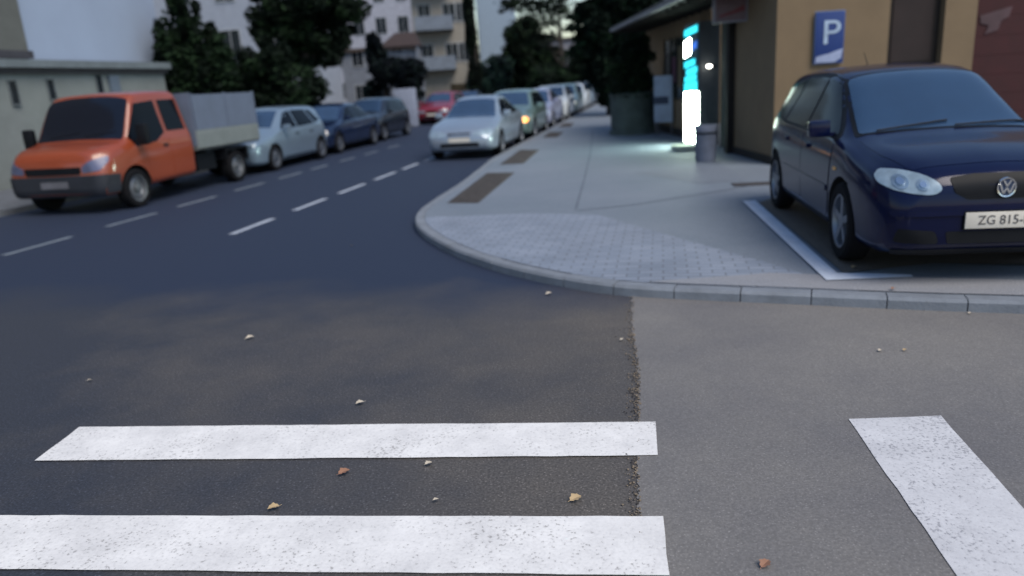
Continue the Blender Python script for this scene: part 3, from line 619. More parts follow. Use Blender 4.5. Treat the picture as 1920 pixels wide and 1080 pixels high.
# --- orange pickup with dropside bed
def pickup():
    t = thing('pickup_truck', (0, 0, 0), 0, 'orange crew cab pickup with a grey dropside bed parked beside the low garage wall', 'truck')
    P = paint('orange_paint', (.25, .045, .014), .4, 0); Fy = -2.40
    sp = dict(top=[(Fy, .90), (Fy+.05, 1.0), (Fy+.16, 1.06), (Fy+.40, 1.12), (Fy+.68, 1.17), (Fy+.74, 1.21), (Fy+.94, 1.54), (Fy+1.15, 1.86), (Fy+1.30, 1.945), (Fy+1.9, 1.975), (.0, 1.97), (.1, 1.9), (.12, 1.6)],
              belt=[(Fy, .70), (Fy+.3, .98), (Fy+.9, 1.14), (-1.3, 1.2), (.12, 1.2)],
              W=[(Fy, .80), (Fy+.04, .875), (Fy+.13, .935), (Fy+.35, .97), (-1.4, .985), (.05, .985), (.12, .97)],
              Wt=[(Fy, .72), (Fy+.2, .83), (Fy+.76, .88), (Fy+1.25, .81), (-.3, .78), (.12, .76)],
              bot=[(Fy, .36), (Fy+.1, .30), (-1, .34), (.12, .36)])
    B = Body(sp, 70); B.build(t, P, (-1.65,), .40, 'cab')
    for y in (-1.65, 1.65):
        for sx in (-1, 1): wheel(t, sx*(.87 if y < 0 else .85), y, .335, .215, sx, 5, mat('steel_rim', (.17, .18, .20), .4, metal=.6), steel=True)
    B.panel('windscreen', 'top', sym([(.85, Fy+.71), (.78, Fy+1.15), (.4, Fy+1.19)]), M_glass, t, off=.006, rnd=.06)
    for x0 in (-.6, .1):
        bm = bmesh.new(); tube(bm, [B.ray('top', x0+.6*k/5, Fy+.75+.05*k/5)[0][0]+Vector((0, 0, .02)) for k in range(6)], .008, 6); frombm('wiper', bm, M_black, t)
    fd = [(-1.62, 1.20), (-.98, 1.70), (-.72, 1.76), (-.68, 1.12), (-1.3, 1.10)]
    side(B, t, 'side_window', [(-1.60, 1.20), (-1.22, 1.76), (-.66, 1.80), (-.64, 1.22), (-.95, 1.08), (-1.50, 1.04)], M_glassd, off=.006, cell=.08)
    side(B, t, 'side_window', [(-.55, 1.24), (-.55, 1.80), (-.0, 1.80), (-.0, 1.24)], M_glassd, off=.006, cell=.08)
    for sx in ('left', 'right'):
        dd = B.panel('door', sx, [(-1.24, .48), (-1.28, 1.0), (-.62, 1.14), (-.60, .44), (-1.1, .42)], P, t, off=.004, rnd=.04)
        B.panel('door_handle', sx, [(-.78, .98), (-.78, 1.02), (-.66, 1.02), (-.66, .98)], M_black, dd, off=.025, rnd=.01)
        B.panel('door', sx, [(-.57, .44), (-.57, 1.14), (.04, 1.14), (.04, .44)], P, t, off=.004, rnd=.04)
        B.panel('bumper_corner', sx, [(Fy+.08, .35), (Fy+.08, .66), (Fy+.37, .64), (Fy+.34, .35)], mat('grey_bumper', (.018, .021, .03), .6), t, off=.012)
    B.panel('bumper', 'front', sym([(.86, .32), (.945, .66)]), mat('grey_bumper', (.018, .021, .03), .6), t, off=.02, rnd=.03)
    B.panel('grille', 'front', sym([(.52, .68), (.54, .80)]), M_black, t, off=.01, rnd=.03)
    B.panel('bonnet', 'top', sym([(.74, Fy+.18), (.80, Fy+.67)]), P, t, off=.005, rnd=.06)
    for sx in (1, -1):
        B.panel('headlight', 'front', [(sx*x, z) for x, z in [(.56, .70), (.56, .80), (.74, .90), (.91, .95), (.93, .86), (.86, .73)]], mat('van_lamp', (.10, .11, .19), .35, metal=.1), t, off=.01, cell=.04)
    box('number_plate', -.26, .26, Fy-.035, Fy-.024, .46, .57, mat('dim_plate', (.12, .12, .14), .5), t)
    for sx in (-1, 1):
        bm = bmesh.new(); bx(bm, sx*1.04, sx*1.24, -1.56, -1.44, 1.06, 1.42, .04); bx(bm, sx*.93, sx*1.1, -1.52, -1.47, 1.10, 1.16)
        frombm('side_mirror', bm, M_black, t, smooth=True)
    bm = bmesh.new()
    for sx in (-1, 1): bx(bm, sx*.35, sx*.43, -1.2, 2.55, .52, .68)
    bx(bm, -.8, .8, 1.58, 1.72, .30, .40); bx(bm, .45, .85, .35, 1.0, .38, .72); bx(bm, -.85, -.45, .35, 1.0, .38, .72)
    frombm('chassis', bm, M_black, t)
    for sx in (-1, 1):
        bm = bmesh.new(); bx(bm, sx*.70, sx*.98, 1.25, 2.05, .70, .735); bx(bm, sx*.70, sx*.98, 1.22, 1.25, .52, .735); bx(bm, sx*.70, sx*.98, 2.05, 2.08, .45, .735)
        frombm('mudguard', bm, M_black, t)
    G = mat('bed_grey', (.20, .22, .22), .5, metal=.1, var=.12); G2 = mat('bed_panel', (.115, .14, .20), .55, var=.1)
    box('bed_floor', -1.0, 1.0, .2, 2.6, .80, .88, mat('bed_floor_m', (.10, .10, .1), .8), t)
    for x0, x1 in ((-1.03, -1.003), (1.003, 1.03)):
        bm = bmesh.new(); bx(bm, x0, x1, .22, 2.6, .84, 1.18)
        for z in (.92, 1.0, 1.08): bx(bm, x0-.006 if x0 < 0 else x1-.002, x0+.002 if x0 < 0 else x1+.006, .26, 2.56, z, z+.02)
        frombm('sideboard', bm, G, t)
        bm = bmesh.new(); bx(bm, x0+.004, x1-.004, .24, 2.58, 1.184, 1.86)
        for y in (.24, 1.4, 2.54): bx(bm, x0-.006, x1+.006, y, y+.04, 1.186, 1.88)
        frombm('upper_panel', bm, G2, t)
    box('headboard', -1.0, 1.0, .20, .24, .884, 1.9, G2, t); box('tailboard', -1.0, 1.0, 2.572, 2.6, .884, 1.18, G, t)
    return t
pk = pickup(); pk.location = S(13.15, -9.83); pk.rotation_euler.z = SA

P_silver = paint('silver_blue_paint', (.22, .29, .37), .3, .45)
P_pale = paint('pale_blue_paint', (.25, .30, .38), .3, .35)
P_ink = paint('ink_blue_paint', (.009, .018, .055), .25, .3)
P_blk = paint('black_paint', (.012, .013, .02), .25, .2)
P_red = paint('red_paint', (.20, .018, .035), .35, .1)
P_lil = paint('lilac_silver_paint', (.34, .36, .50), .3, .3)
P_grn = paint('grey_green_paint', (.16, .24, .23), .3, .4)
P_wht = paint('white_paint', (.6, .64, .66), .35, 0)
M_lit = mat('lit_headlight', (1, .90, .76), .3, emit=.8)
M_amb = mat('lit_indicator', (1, .36, .07), .3, emit=1.6)
def park(kind, s, t, P, label, group, **k):
    p = S(s, t); return plain_car(kind, (p.x, p.y, 0), SA+k.pop('dr', 0), P, label, group=group, **k)
GL, GR = 'cars parked along the left side', 'cars parked along the right kerb'
park('hatch', 17.95, -9.85, P_silver, 'silver blue hatchback parked right behind the orange pickup', GL)
park('sedan', 22.3, -10.0, P_ink, 'dark blue car second behind the orange pickup, pale sky in its windscreen', GL, lit={1: M_lit})
park('hatch', 26.65, -10.25, P_blk, 'black hatchback third behind the orange pickup, last of the near group', GL, lit={1: M_lit})
park('hatch', 37.2, -10.5, P_red, 'small red hatchback parked farther up the left side', GL)
park('sedan', 42.2, -10.4, P_ink, 'dark saloon behind the small red hatchback', GL)
cs = park('sedan', 19.5, -4.55, P_pale, 'pale silver blue saloon at the head of the right hand row of parked cars', GR)
right = [('hatch', 24.3, P_grn, 'grey green car directly behind the silver blue saloon, one lamp glowing orange'), ('sedan', 29.0, P_lil, 'lilac grey saloon third in the right hand row'),
         ('hatch', 33.7, P_wht, 'white hatchback fourth in the right hand row'), ('hatch', 38.2, P_grn, 'grey green hatchback fifth in the right hand row'),
         ('sedan', 43.0, P_wht, 'white saloon sixth in the right hand row'), ('hatch', 47.8, P_silver, 'silver blue hatchback seventh in the right hand row'),
         ('sedan', 52.5, P_lil, 'lilac grey saloon eighth in the right hand row'), ('hatch', 57.2, P_wht, 'white hatchback ninth in the right hand row'), ('hatch', 62, P_ink, 'dark blue hatchback at the far end of the right hand row')]
for i, (kd, s, P, lab) in enumerate(right): park(kd, s, -4.5, P, lab, GR, lit={0: {-1: M_lit, 1: M_amb}, 3: {1: M_lit}}.get(i, {}))

# ------------------------------------------------------------ kiosk building on the right
M_ochre = mat('ochre_plaster', (.175, .124, .074), .9, var=.12, scale=1.2, bump=.15, bscale=30)
M_beam = mat('dark_timber', (.009, .006, .005), .8, var=.3)
kb = thing('kiosk_building', (4.6, 12.6, KZ), 0, 'ochre plastered low kiosk building with dark roof eaves behind the blue hatchback', 'building')
def kbox(name, x0, x1, y0, y1, z0, z1, m, parent=None, bev=0): return box(name, x0-4.6, x1-4.6, y0-12.6, y1-12.6, z0, z1, m, parent or kb, bev)
kbox('wall', 4.55, 6.38, 12.6, 12.9, 0, 4.2, M_ochre)
kbox('wall', 6.38, 7.28, 12.6, 12.9, 2.9, 4.2, M_ochre)
kbox('wall', 7.28, 7.80, 12.6, 12.9, 0, 4.2, M_ochre)
kbox('wall', 10.5, 13, 12.6, 12.9, 0, 4.2, M_ochre)
kbox('wall', 7.80, 10.5, 12.6, 12.9, 2.9, 4.2, M_ochre)
kbox('side_wall', 4.55, 4.8, 12.903, 14.75, 0, 3.4, M_ochre)
kbox('side_wall', 4.62, 4.85, 17.5, 24, 0, 3.4, M_ochre)
kbox('back_wall', 4.86, 13, 23.7, 24, 0, 3.4, M_ochre)
kbox('plinth', 4.52, 6.37, 12.57, 12.597, 0, .16, M_beam); kbox('plinth', 4.522, 4.547, 12.6, 14.74, 0, .14, M_beam); kbox('plinth', 4.59, 4.617, 17.5, 24, 0, .2, M_beam)
kbox('corner_post', 4.42, 4.60, 14.76, 14.96, 0, 3.3, M_beam)
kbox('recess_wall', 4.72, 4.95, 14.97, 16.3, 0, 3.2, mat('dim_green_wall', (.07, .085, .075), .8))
d = kbox('brown_door', 6.39, 7.27, 12.74, 12.79, 0, 2.88, mat('door_brown', (.010, .006, .005), .8), None)
kbox('door_panel', 6.50, 7.16, 12.727, 12.737, 1.55, 2.75, mat('door_panel_m', (.018, .010, .010), .8), d)
kbox('door_panel', 6.50, 7.16, 12.727, 12.737, .2, 1.42, mat('door_panel_low', (.011, .010, .007), .8), d)
d['label'] = 'dark brown boarded door left of the red shutter'
sh = bmesh.new()
for k in range(9): bx(sh, 7.82-4.6, 10.48-4.6, .12, .15, .02+k*.31, .326+k*.31)
bx(sh, 7.82-4.6, 10.48-4.6, .16, .19, .02, 2.85)
M_dred = mat('shutter_red', (.036, .004, .006), .8, var=.2)
shut = frombm('red_shutter', sh, M_dred, kb)
mesh('faded_mark', [(x-4.6-.08, .105, z-.72) for x, z in ((8.0, 3.02-.1), (8.52, 3.14-.1), (8.48, 2.98-.1), (8.36, 2.92-.1), (8.32, 2.78-.1), (8.1, 2.72-.1), (8.16, 2.86-.1), (8.02, 2.9-.1))], [tuple(range(8))], mat('faded_pink', (.07, .035, .042), .6), shut)
# roof with eaves over the side front
bm = bmesh.new()
def slab4(bm, a, b, c, d, th):
    v = [bm.verts.new(Vector(p)) for p in (a, b, c, d)]+[bm.verts.new(Vector(p)-Vector((0, 0, th))) for p in (a, b, c, d)]
    for f in ((0, 1, 2, 3), (7, 6, 5, 4), (0, 4, 5, 1), (1, 5, 6, 2), (2, 6, 7, 3), (3, 7, 4, 0)): bm.faces.new([v[i] for i in f])
slab4(bm, (-1.0, .31, 3.08), (-1.0, 11.7, 3.08), (1.9, 11.7, 4.3), (1.9, .31, 4.3), .07)
frombm('roof', bm, mat('roof_tile', (.03, .028, .03), .7, var=.3, scale=8), kb)
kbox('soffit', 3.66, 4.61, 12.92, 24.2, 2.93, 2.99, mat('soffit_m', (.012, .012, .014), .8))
kbox('gutter', 3.55, 3.64, 12.92, 24.3, 2.95, 3.03, mat('gutter_grey', (.22, .21, .22), .6))
for k in range(18): box('rafter', -.93, .01, .55+k*.62, .63+k*.62, 2.86, 2.928, M_beam, kb)
# window band with faded posters
wd = kbox('window', 4.60, 4.616, 17.7, 21.2, .95, 2.45, mat('kiosk_pane', (.035, .045, .04), .15, var=.4, scale=3, spec=.8))
random.seed(5)
for k in range(6): kbox('window_bar', 4.575, 4.60, 17.66+k*.7, 17.71+k*.7, .9, 2.5, M_beam, wd)
for k in range(5):
    c = [(.10, .05, .05), (.05, .10, .08), (.13, .10, .05), (.09, .03, .06), (.12, .11, .10)][k]
    kbox('poster', 4.586, 4.597, 17.8+k*.7, 18.22+k*.7, 1.25+.1*(k % 2), 2.0+.12*(k % 3), mat('poster_%d' % k, c, .6, var=.5, scale=7), wd)
# lit entrance
M_cyan = mat('cyan_lit', (.03, .60, .72), .4, emit=1.0); M_white_lit = mat('white_lit', (.80, 1, .84), .4, emit=15, var=.02); M_dcy = mat('dark_cyan', (.01, .08, .12), .4)
ent = thing('lit_vending_machine', (4.26, 16.9, KZ), R(4), 'glowing white and cyan lit vending machine set in the kiosk front', 'vending machine')
box('cabinet', 0, .45, -.5, .5, .03, 2.62, mat('cabinet_grey', (.08, .09, .10), .5), ent, bev=.01)
bm = bmesh.new(); bx(bm, -.03, -.003, -.46, .46, .06, 1.18); frombm('lower_light_panel', bm, M_white_lit, ent)
sc_ = box('screen', -.03, -.003, -.46, .46, 1.20, 2.58, M_dcy, ent)
for z0, z1, m_, y0, y1 in ((1.22, 1.42, M_cyan, -.44, .44), (1.44, 1.56, M_cyan, -.40, .42), (1.59, 1.72, M_cyan, -.44, .30), (1.75, 1.88, M_cyan, -.3, .44), (1.98, 2.32, M_white_lit, 0, .44), (2.1, 2.25, mat('blue_lit', (.03, .12, .5), .4, emit=.7), -.42, -.08), (2.42, 2.56, M_cyan, -.44, .44)):
    mesh('screen_field', [(-.034, y0, z0), (-.034, y1, z0-.07), (-.034, y1, z1-.07), (-.034, y0, z1)], [(0, 1, 2, 3)], m_, sc_)
st_ = box('door_step', -.32, .28, -.30, .30, 0, .11, mat('pale_stone', (.42, .46, .38), .8, var=.12), None, bev=.03); st_.location = (3.95, 15.95, KZ+.004)
tag(st_, 'pale low stone step lit green in front of the glowing machine', 'step')
# litter bin
bn = thing('litter_bin', (3.72, 13.75, KZ), 0, 'grey concrete litter bin standing beside the corner post of the kiosk', 'litter bin')
bm = bmesh.new(); lathe(bm, [(.17, 0), (.185, .03), (.20, .58), (.215, .62), (.205, .66), (.15, .66), (.14, .55), (.001, .55)], 28); frombm('bin_body', bm, mat('bin_concrete', (.17, .19, .25), .8, bump=.4), bn, smooth=True)
bm = bmesh.new(); lathe(bm, [(.206, .50), (.214, .505), (.214, .53), (.206, .535)], 28); frombm('bin_band', bm, M_black, bn, smooth=True)
# projecting box sign
sg = thing('box_sign', (4.26, 14.2, 2.46), R(-12), 'pale box sign with red lettering projecting from the kiosk corner', 'sign')
box('sign_box', -.30, .32, -.07, .07, .05, .75, mat('sign_casing', (.17, .17, .21), .5), sg, bev=.012)
fc = box('sign_face', -.25, .28, -.076, -.071, .08, .72, mat('sign_cream', (.12, .07, .085), .5), sg)
M_sred = mat('sign_red', (.14, .008, .02), .5)
for q in (((-.18, .14), (.05, .19), (.26, .24), (.24, .34), (.06, .25), (-.18, .18)), ((-.02, .44), (.2, .48), (.26, .6), (.05, .56))):
    mesh('sign_stroke', [(x, -.079, z) for x, z in q], [tuple(range(len(q)))], M_sred, fc)
bm = bmesh.new(); tube(bm, [(.3, 0, .25), (.42, .25, .25)], .02); tube(bm, [(.3, 0, .55), (.42, .25, .55)], .02); frombm('bracket', bm, M_black, sg)
# parking sign
ps = thing('parking_sign', (5.39, 12.55, 1.69), 0, 'blue parking sign with a white letter P on the ochre wall above the blue hatchback', 'sign')
M_sblue = mat('sign_blue', (.006, .03, .16), .4, var=.1)
box('sign_plate', -.235, .235, -.02, .0, 0, .80, M_sblue, ps, bev=.006)
box('sign_rim', -.245, .245, .0, .012, -.01, .81, mat('sign_rim_m', (.2, .26, .36), .4), ps)
M_sw = mat('sign_white', (.36, .46, .60), .5)
text('letter_p', 'P', .68, M_sw, ps, Matrix.Translation((.02, -.023, .46)) @ Matrix.Rotation(math.pi/2, 4, 'X') @ Matrix.Diagonal((.92, .78, 1, 1)), .003)
mesh('lower_field', [(x, -.0245, z) for x, z in ((-.22, .015), (.10, .015), (.2, .07), (.22, .22), (.0, .15), (-.21, .11))], [tuple(range(6))], mat('sign_white_low', (.30, .35, .52), .5), ps)
# lamps
def lamp(name, loc, sz, label, e, drop):
    t = thing(name, loc, R(20), label, 'lamp')
    bm = bmesh.new(); bmesh.ops.create_uvsphere(bm, u_segments=20, v_segments=12, radius=1, matrix=Matrix.Diagonal((sz, sz*.6, sz*.5, 1))); frombm('lamp_globe', bm, mat('lamp_glow', (1, .97, .88), .3, emit=e, var=.01), t, smooth=True)
    bm = bmesh.new()
    if drop: tube(bm, [(0, 0, sz*.4), (0, 0, drop)], .012, 8); lathe(bm, [(sz*1.05, sz*.32), (sz*.6, sz*.62), (.02, sz*.8)], 20)
    else: tube(bm, [(0, 0, 0), (.25, .1, 0)], .02, 8)
    frombm('lamp_holder', bm, M_black, t, smooth=True)
lamp('hanging_lamp', (3.72, 22.2, 2.16), .14, 'white lit lamp hanging from the eave above the stone planter', 6, .80)
lamp('wall_lamp', (4.46, 16.25, 1.78), .06, 'small warm lit lamp on the wall right of the glowing machine', 5, 0)
# planter with bush, board
pt = thing('stone_planter', (3.75, 21.6, KZ), 0, 'tall round grey stone planter at the kiosk end of the pavement', 'planter')
bm = bmesh.new(); lathe(bm, [(.68, 0), (.68, .08), (.62, .13), (.63, 1.05), (.66, 1.08), (.66, 1.14), (.58, 1.15), (.56, 1.04), (.001, 1.02)], 32); frombm('bowl', bm, mat('planter_stone', (.050, .066, .066), .9, bump=.5, var=.35), pt, smooth=True)
bd = thing('notice_board', (4.33, 20.2, KZ), R(-28), 'pale blue white notice board with a dark middle band leaning at the kiosk wall', 'board')
bm = bmesh.new(); bx(bm, -.25, .25, -.02, .02, .35, 1.55, .01); nb = frombm('panel', bm, mat('board_white', (.26, .31, .42), .6, var=.2), bd, smooth=True)
box('dark_band', -.26, .15, -.028, -.021, .82, 1.02, mat('board_band', (.02, .03, .07), .6), nb)
bm = bmesh.new()
for x in (-.22, .22): tube(bm, [(x, 0, 0), (x, .0, .36)], .018, 8); tube(bm, [(x, .02, .9), (x, .30, 0)], .015, 8)
frombm('stand', bm, mat('board_leg', (.1, .1, .12), .5), bd)

# ------------------------------------------------------------ vegetation
def leafmats(name, c): return [mat(name+'_a', c, .85, var=.3, scale=2, spec=.1), mat(name+'_b', (c[0]*2, c[1]*2.3, c[2]*1.6), .85, var=.3, scale=2, spec=.1)]
def foliage(bm, blobs, n, sz, rnd, flat=0):
    tot = sum(b[3]*b[4]*b[5] for b in blobs)
    for bx_, by, bz, rx, ry, rz in blobs:
        # clumps scattered through the volume, most near the surface
        cl = []
        for k in range(max(16, int(80*(rx*ry*rz/tot)*len(blobs)**.5))):
            v = Vector((rnd.gauss(0, 1), rnd.gauss(0, 1), rnd.gauss(0, 1))).normalized()*rnd.random()**.5*.95
            cl.append((v, rnd.uniform(.2, .46)))
        m = int(1.5*n*(rx*ry*rz/tot))
        for k in range(m):
            c, cr = rnd.choice(cl); q = Vector((rnd.gauss(0, 1), rnd.gauss(0, 1), rnd.gauss(0, 1))).normalized()*cr*rnd.random()**.4 + c
            p = Vector((bx_+q.x*rx, by+q.y*ry, bz+q.z*rz)); s = sz*rnd.uniform(.35, 1.25)
            u = Vector((rnd.gauss(0, 1), rnd.gauss(0, 1), rnd.gauss(0, .7))).normalized(); v2 = u.cross(Vector((rnd.gauss(0, 1), rnd.gauss(0, 1), rnd.gauss(0, 1)))).normalized()
            vs = [bm.verts.new(p+u*s), bm.verts.new(p+v2*s*.45), bm.verts.new(p-u*s), bm.verts.new(p-v2*s*.45)]
            f = bm.faces.new(vs); f.material_index = 1 if (hash((round(c.x, 3), round(c.z, 3))) + (rnd.random() < .25)) % 3 == 0 else 0
def tree(loc, blobs, n, sz, label, trunk, seed, col=(.007, .0125, .0085), name='tree', group=None, cat='tree', tr=.16):
    rnd = random.Random(seed); t = thing(name, loc, 0, label, cat, group)
    bm = bmesh.new(); foliage(bm, blobs, n, sz, rnd); me = frombm('crown' if trunk else 'foliage', bm, leafmats('leaf%d' % seed, col), t)
    bm = bmesh.new(); top = max(b[2] for b in blobs)
    tube(bm, [(0, 0, -.1), (rnd.uniform(-.1, .1), 0, top*.4), (rnd.uniform(-.2, .2), .1, top)], [tr*1.3, tr, tr*.35], 9)
    for b in blobs: tube(bm, [(0, 0, min(b[2]*.6, top*.6)), (b[0]*.5, b[1]*.5, b[2]*.85), (b[0], b[1], b[2]+b[5]*.4)], [tr*.5, tr*.3, tr*.1], 6)
    frombm('trunk' if trunk else 'stem', bm, mat('bark', (.035, .028, .024), .9), t)
    return t
# position helper: the point on the ground plane under image column px at depth y (level with the camera)
def col(px, y, base=None): return ((px-960)/1387*y*1.0, y, 0)
GT = 'trees along the street'
tree((3.75, 21.6, KZ+1.0), [(0, 0, .25, .72, .66, .5), (-.1, 0, .8, .6, .55, .5), (.2, 0, 1.2, .5, .45, .4)], 8000, .07, 'dark bush growing in the round stone planter', False, 21, name='bush', cat='bush', tr=.05)
tree((-9.75, 24.5, 0), [(0, 0, 1.6, .9, 1.2, 1.4), (-.1, .2, 3.3, .65, 1, 1.2), (.1, 0, 4.5, .5, .8, .8), (-.45, 0, 2.6, .5, .8, 1.4), (.8, 0, 2.6, .7, 1, 1.2), (.9, 0, 3.6, .5, .8, .6)], 15000, .13, 'dark green columnar shrub tree beside the white gable', True, 31, group=GT)
tree((-8.0, 27, 0), [(-.8, 0, 1.6, 1.1, 1.2, 1.4), (.6, .3, 1.6, 1.2, 1.3, 1.3), (.1, 0, 2.9, .95, 1.1, .9)], 15000, .13, 'low dark bushy tree between the pickup bed and the silver blue hatchback', True, 32, group=GT)
tree((-7.6, 31, 0), [(-.9, 0, 4.6, 1.0, 1.4, 1.0), (.5, 0, 5.2, 1.4, 1.5, 1.0), (1.5, .5, 4.7, .9, 1.2, .9), (.6, 0, 3.7, 1.0, 1.4, .8), (-.6, 0, 3.3, .9, 1.4, .9), (.6, 0, 6.4, 1.8, 1.5, .9), (-1.4, .4, 5.8, .7, 1.1, .6)], 26000, .16, 'largest dark spreading tree above the cars on the left', True, 33, group=GT, tr=.22)
tree((-5.9, 40, 0), [(-.3, 0, 3.7, .45, .8, 1.0), (.2, 0, 2.7, .9, 1.2, .8), (1.1, 0, 2.5, .9, 1.2, .9), (1.5, 0, 1.9, .5, 1, .8), (-.6, 0, 1.5, .5, 1, .7)], 15000, .16, 'dark blue green tree left of the cream apartment block', True, 34, col=(.005, .0075, .011), group=GT)
tree((-1.55, 52, 0), [(0, 0, 2.3, .45, .5, 2.0), (-.08, 0, 5.0, .36, .4, 2.4), (-.1, 0, 8.0, .36, .4, 2.4)], 9000, .17, 'tall thin cypress in front of the cream apartment block', True, 35, col=(.006, .009, .008), group=GT)
tree((2.7, 62, 0), [(-.5, 0, 3.0, 1.9, 1.8, 1.8), (-.6, 0, 4.8, 1.5, 1.4, 1.4), (-.3, 0, 6.0, .9, 1.0, .9), (1.3, 0, 3.2, 1.5, 1.4, 1.5), (0, 0, 1.5, 2.8, 1.5, 1.4)], 16000, .24, 'dark rounded tree above the far end of the right hand row of cars', True, 36, group=GT)
tree((-.9, 60, 0), [(0, 0, 1.8, 1.5, 1.2, 1.3), (1, 0, 2.6, 1.1, 1.0, 1.2)], 7000, .2, 'low grey green tree between the cypress and the rounded tree', True, 37, col=(.014, .024, .026), group=GT)
tree((4.9, 33, 0), [(.1, 0, 1.9, 1.2, 1.5, 1.6), (0, 0, 3.9, 1.5, 1.6, 1.4), (.3, 0, 5.8, 1.9, 1.8, 1.6), (1.2, 0, 3.4, 1.2, 1.6, 2.0), (-1.1, 0, 4.5, .9, 1.0, .5), (-.9, 0, 2.9, 1.0, 1, .6), (-1.2, 0, 5.6, 1.1, 1, .45), (-1.0, 0, 3.7, .9, 1, .35)], 32000, .17, 'tallest dark conifer behind the stone planter', True, 38, col=(.005, .011, .008), group=GT, tr=.25)
tree((4.2, 52, 0), [(0, 0, 1.4, 2.4, 2, 1.6), (2.2, 0, 2.2, 2.2, 2, 2.2)], 11000, .2, 'low dark hedge like tree at the far end of the pavement', True, 39, group=GT)
tree((4.6, 56, 0), [(-2.2, 0, 5.6, 1.6, 1.2, .9), (-1.2, 0, 4.4, 1.2, 1.2, .8), (-2.6, 0, 7.0, 1.8, 1.2, .7), (-.4, 0, 6.6, 1.5, 1.2, 1.2)], 1900, .2, 'loose thin branched tree in front of the pale gap above the far cars', True, 41, col=(.010, .015, .012), group=GT)
hd = tree((-5.6, 45, 0), [(0, 0, .6, 1.6, .8, .7), (2.2, 0, .5, 1.4, .8, .6)], 6000, .12, 'low dark hedge behind the red hatchback', False, 40, name='hedge', cat='hedge')

# ------------------------------------------------------------ buildings
M_pane = mat('window_dark', (.008, .012, .018), .25, var=.3, spec=.3)
M_frame = mat('window_frame', (.35, .37, .40), .6)
def building(loc, rz, w_, dp, h, m, label, wins=(), name='apartment_building', cat='building', roofm=None, eave=.25, group=None):
    """front face on local y=0 looking to -y, w_ wide, dp deep"""
    t = thing(name, loc, rz, label, cat, group)
    box('wall', 0, w_, 0, dp, 0, h, m, t)
    box('roof', -eave, w_+eave, -eave, dp+eave, h+.003, h+.25, roofm or mat('roof_dark', (.06, .045, .04), .8), t)
    for x, z, ww, hh in wins:
        f = bmesh.new(); fw = .06
        bx(f, x-fw, x, -.04, .0-.002, z-fw, z+hh+fw); bx(f, x+ww, x+ww+fw, -.04, -.002, z-fw, z+hh+fw); bx(f, x, x+ww, -.04, -.002, z+hh, z+hh+fw); bx(f, x, x+ww, -.06, -.002, z-fw, z)
        bx(f, x+ww/2-.02, x+ww/2+.02, -.035, -.012, z, z+hh)
        fo = frombm('window', f, M_frame, t); box('pane', x, x+ww, -.012, -.003, z, z+hh, M_pane, fo)
    return t
def grid(x0, dx, nx, z0, dz, nz, ww, hh): return [(x0+i*dx, z0+j*dz, ww, hh) for i in range(nx) for j in range(nz)]
# low garage annex on the left; its front runs along the street
M_annex = mat('annex_plaster', (.19, .21, .205), .9, var=.12, scale=1.5, bump=.2)
an = thing('garage_annex', S(2, -14.3), SA, 'long low pale garage wall with slit windows behind the orange pickup', 'garage')
box('wall', -1.2, 0, 0, 18.6, 0, 2.60, M_annex, an)
box('fascia', -1.2, .10, -.1, 18.66, 2.603, 2.72, mat('fascia_brown', (.065, .06, .065), .8), an)
box('roof', -1.2, .22, -.2, 18.7, 2.723, 2.90, mat('annex_roof', (.13, .155, .17), .8, var=.2), an)
for y, z0, z1 in ((12.93, 1.93, 2.44), (14.05, 2.0, 2.46), (15.72, 2.05, 2.56)):
    f = bmesh.new(); bx(f, .003, .03, y-.03, y, z0-.03, z1+.02); bx(f, .003, .03, y+.20, y+.23, z0-.03, z1+.02); bx(f, .003, .05, y, y+.20, z0-.04, z0)
    fo = frombm('window', f, mat('slit_frame', (.12, .14, .15), .7), an); box('pane', .003, .015, y, y+.20, z0, z1, M_pane, fo)
box('meter_cabinet', .003, .10, 16.15, 16.5, 2.05, 2.55, mat('cabinet_blue', (.10, .13, .17), .6), an)
M_white = mat('white_render', (.28, .34, .46), .9, var=.05, scale=.6, bump=.1)
gb = thing('white_house', S(15.5, -15.6), SA, 'large plain white gable wall rising above the low garage at the left', 'house')
box('wall', -9, 0, 0, 7.1, 0, 11, M_white, gb)
box('roof', -9.3, .3, -.3, 7.5, 11.003, 11.3, mat('roof_dark', (.06, .045, .04), .8), gb)
bb = thing('beige_house', S(2, -15.45), SA, 'grey beige house with a dark overhanging floor edge at the left border', 'house')
box('wall', -9, 0, 0, 15.0, 3.22, 9, mat('beige_render', (.10, .105, .10), .9, var=.1), bb)
box('floor_edge', -9, .08, -.1, 15.05, 3.03, 3.217, mat('dark_edge', (.04, .04, .05), .8), bb)
box('lower_wall', -9, -.25, 0, 13.4, 0, 3.027, mat('beige_low', (.2, .22, .21), .9), bb)
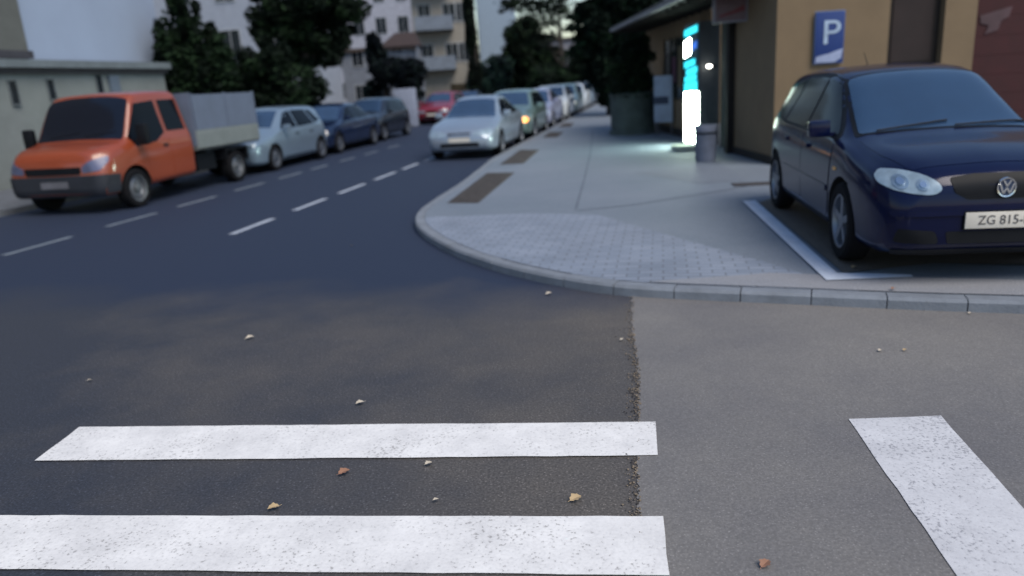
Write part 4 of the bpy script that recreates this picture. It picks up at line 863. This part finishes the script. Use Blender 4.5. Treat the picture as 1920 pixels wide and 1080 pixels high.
# farther buildings
M_pale = mat('pale_render', (.30, .33, .40), .9, var=.1); M_grey = mat('grey_render', (.17, .19, .235), .9, var=.2); M_cream = mat('cream_render', (.27, .25, .22), .9, var=.12)
building((-22, 46, 0), R(-6), 10.5, 8, 12, M_pale, 'pale block seen in the gap between the left trees', grid(1, 2.6, 4, 1.2, 3, 4, 1.1, 1.4), eave=.5)
building((-11.6, 58, 0), R(-3), 5.2, 8, 4.6, M_grey, 'grey house with a dark hipped roof left of the cream apartment block', grid(.8, 1.5, 3, 1, 2.6, 2, .8, 1.2), name='house', cat='house')
building((-17, 78, 0), 0, 10, 8, 15, mat('lilac_render', (.34, .35, .42), .9, var=.2), 'tall lilac grey block farther back behind the hipped roof', grid(.8, 2.2, 4, 1.2, 3, 4, 1, 1.5))
ab = building((-6.3, 60, 0), R(2), 4.4, 8, 10.5, M_cream, 'cream apartment block with balconies and a dark garage opening', grid(.5, 1.9, 2, 3.6, 2.9, 2, .9, 1.3)+[(3.4, 3.6, .7, 1.3), (3.4, 6.5, .7, 1.3)])
for z in (3.1, 6.0, 8.9):
    b_ = box('balcony', .2, 3.1, -1.1, -.05, z-.15, z, mat('balcony_slab', (.15, .16, .16), .8), ab); box('parapet', .2, 3.1, -1.16, -1.102, z-.1, z+.9, mat('balcony_front', (.16, .19, .24), .8, var=.2), b_)
box('garage_opening', 2.5, 3.75, -.03, -.003, 0, 1.9, mat('garage_dark', (.03, .022, .01), .8), ab)
hr = thing('tiled_porch', (-7.6, 50, 0), 0, 'small dark tiled hip roof on posts above the trees left of the cream block', 'porch')
bm = bmesh.new(); v = [bm.verts.new(p) for p in ((0, 0, 4.4), (2.7, 0, 4.4), (2.7, 2.5, 4.4), (0, 2.5, 4.4), (1.0, 1.2, 5.3), (2.3, 1.2, 5.3))]
for f in ((0, 1, 5, 4), (1, 2, 5), (2, 3, 4, 5), (3, 0, 4), (3, 2, 1, 0)): bm.faces.new([v[i] for i in f])
frombm('roof', bm, mat('porch_tile', (.035, .022, .022), .8, var=.3, scale=6), hr)
bm = bmesh.new()
for x in (.2, 2.5):
    for y in (.2, 2.3): bx(bm, x-.08, x+.08, y-.08, y+.08, 0, 4.39)
frombm('post', bm, M_grey, hr); box('room', .5, 2.3, .5, 2.2, 0, 4.1, M_grey, hr)
building((-1.5, 72, 0), R(2), 3.4, 8, 16, mat('bluewhite_render', (.26, .33, .42), .9, var=.06), 'tall plain blue white block right of the thin cypress', [(3.2, 9, .8, 1.3)])
building((5, 84, 0), 0, 5.6, 8, 5.8, mat('dull_render', (.20, .20, .23), .9, var=.2), 'small grey house at the far end of the street', grid(.7, 1.6, 3, 1, 2.6, 2, .8, 1.2), name='house', cat='house')
building((12, 60, 0), 0, 14, 8, 9, M_grey, 'grey building hidden mostly behind the tallest conifer', ())
# low pale walls behind the left cars
gw = box('garden_wall', 0, .2, 0, 14, 0, 1.25, mat('garden_wall_m', (.10, .12, .15), .9, var=.2)); gw.location = S(29, -12.3); gw.rotation_euler.z = SA
tag(gw, 'low pale garden wall behind the parked cars on the left', 'wall')
gp = box('gate_pier', 0, .95, 0, .5, 0, 1.75, mat('pier_white', (.26, .29, .38), .9, var=.1), None, bev=.03); gp.location = S(34.2, -12.0); gp.rotation_euler.z = SA
tag(gp, 'whitish gate pier behind the black hatchback', 'wall')
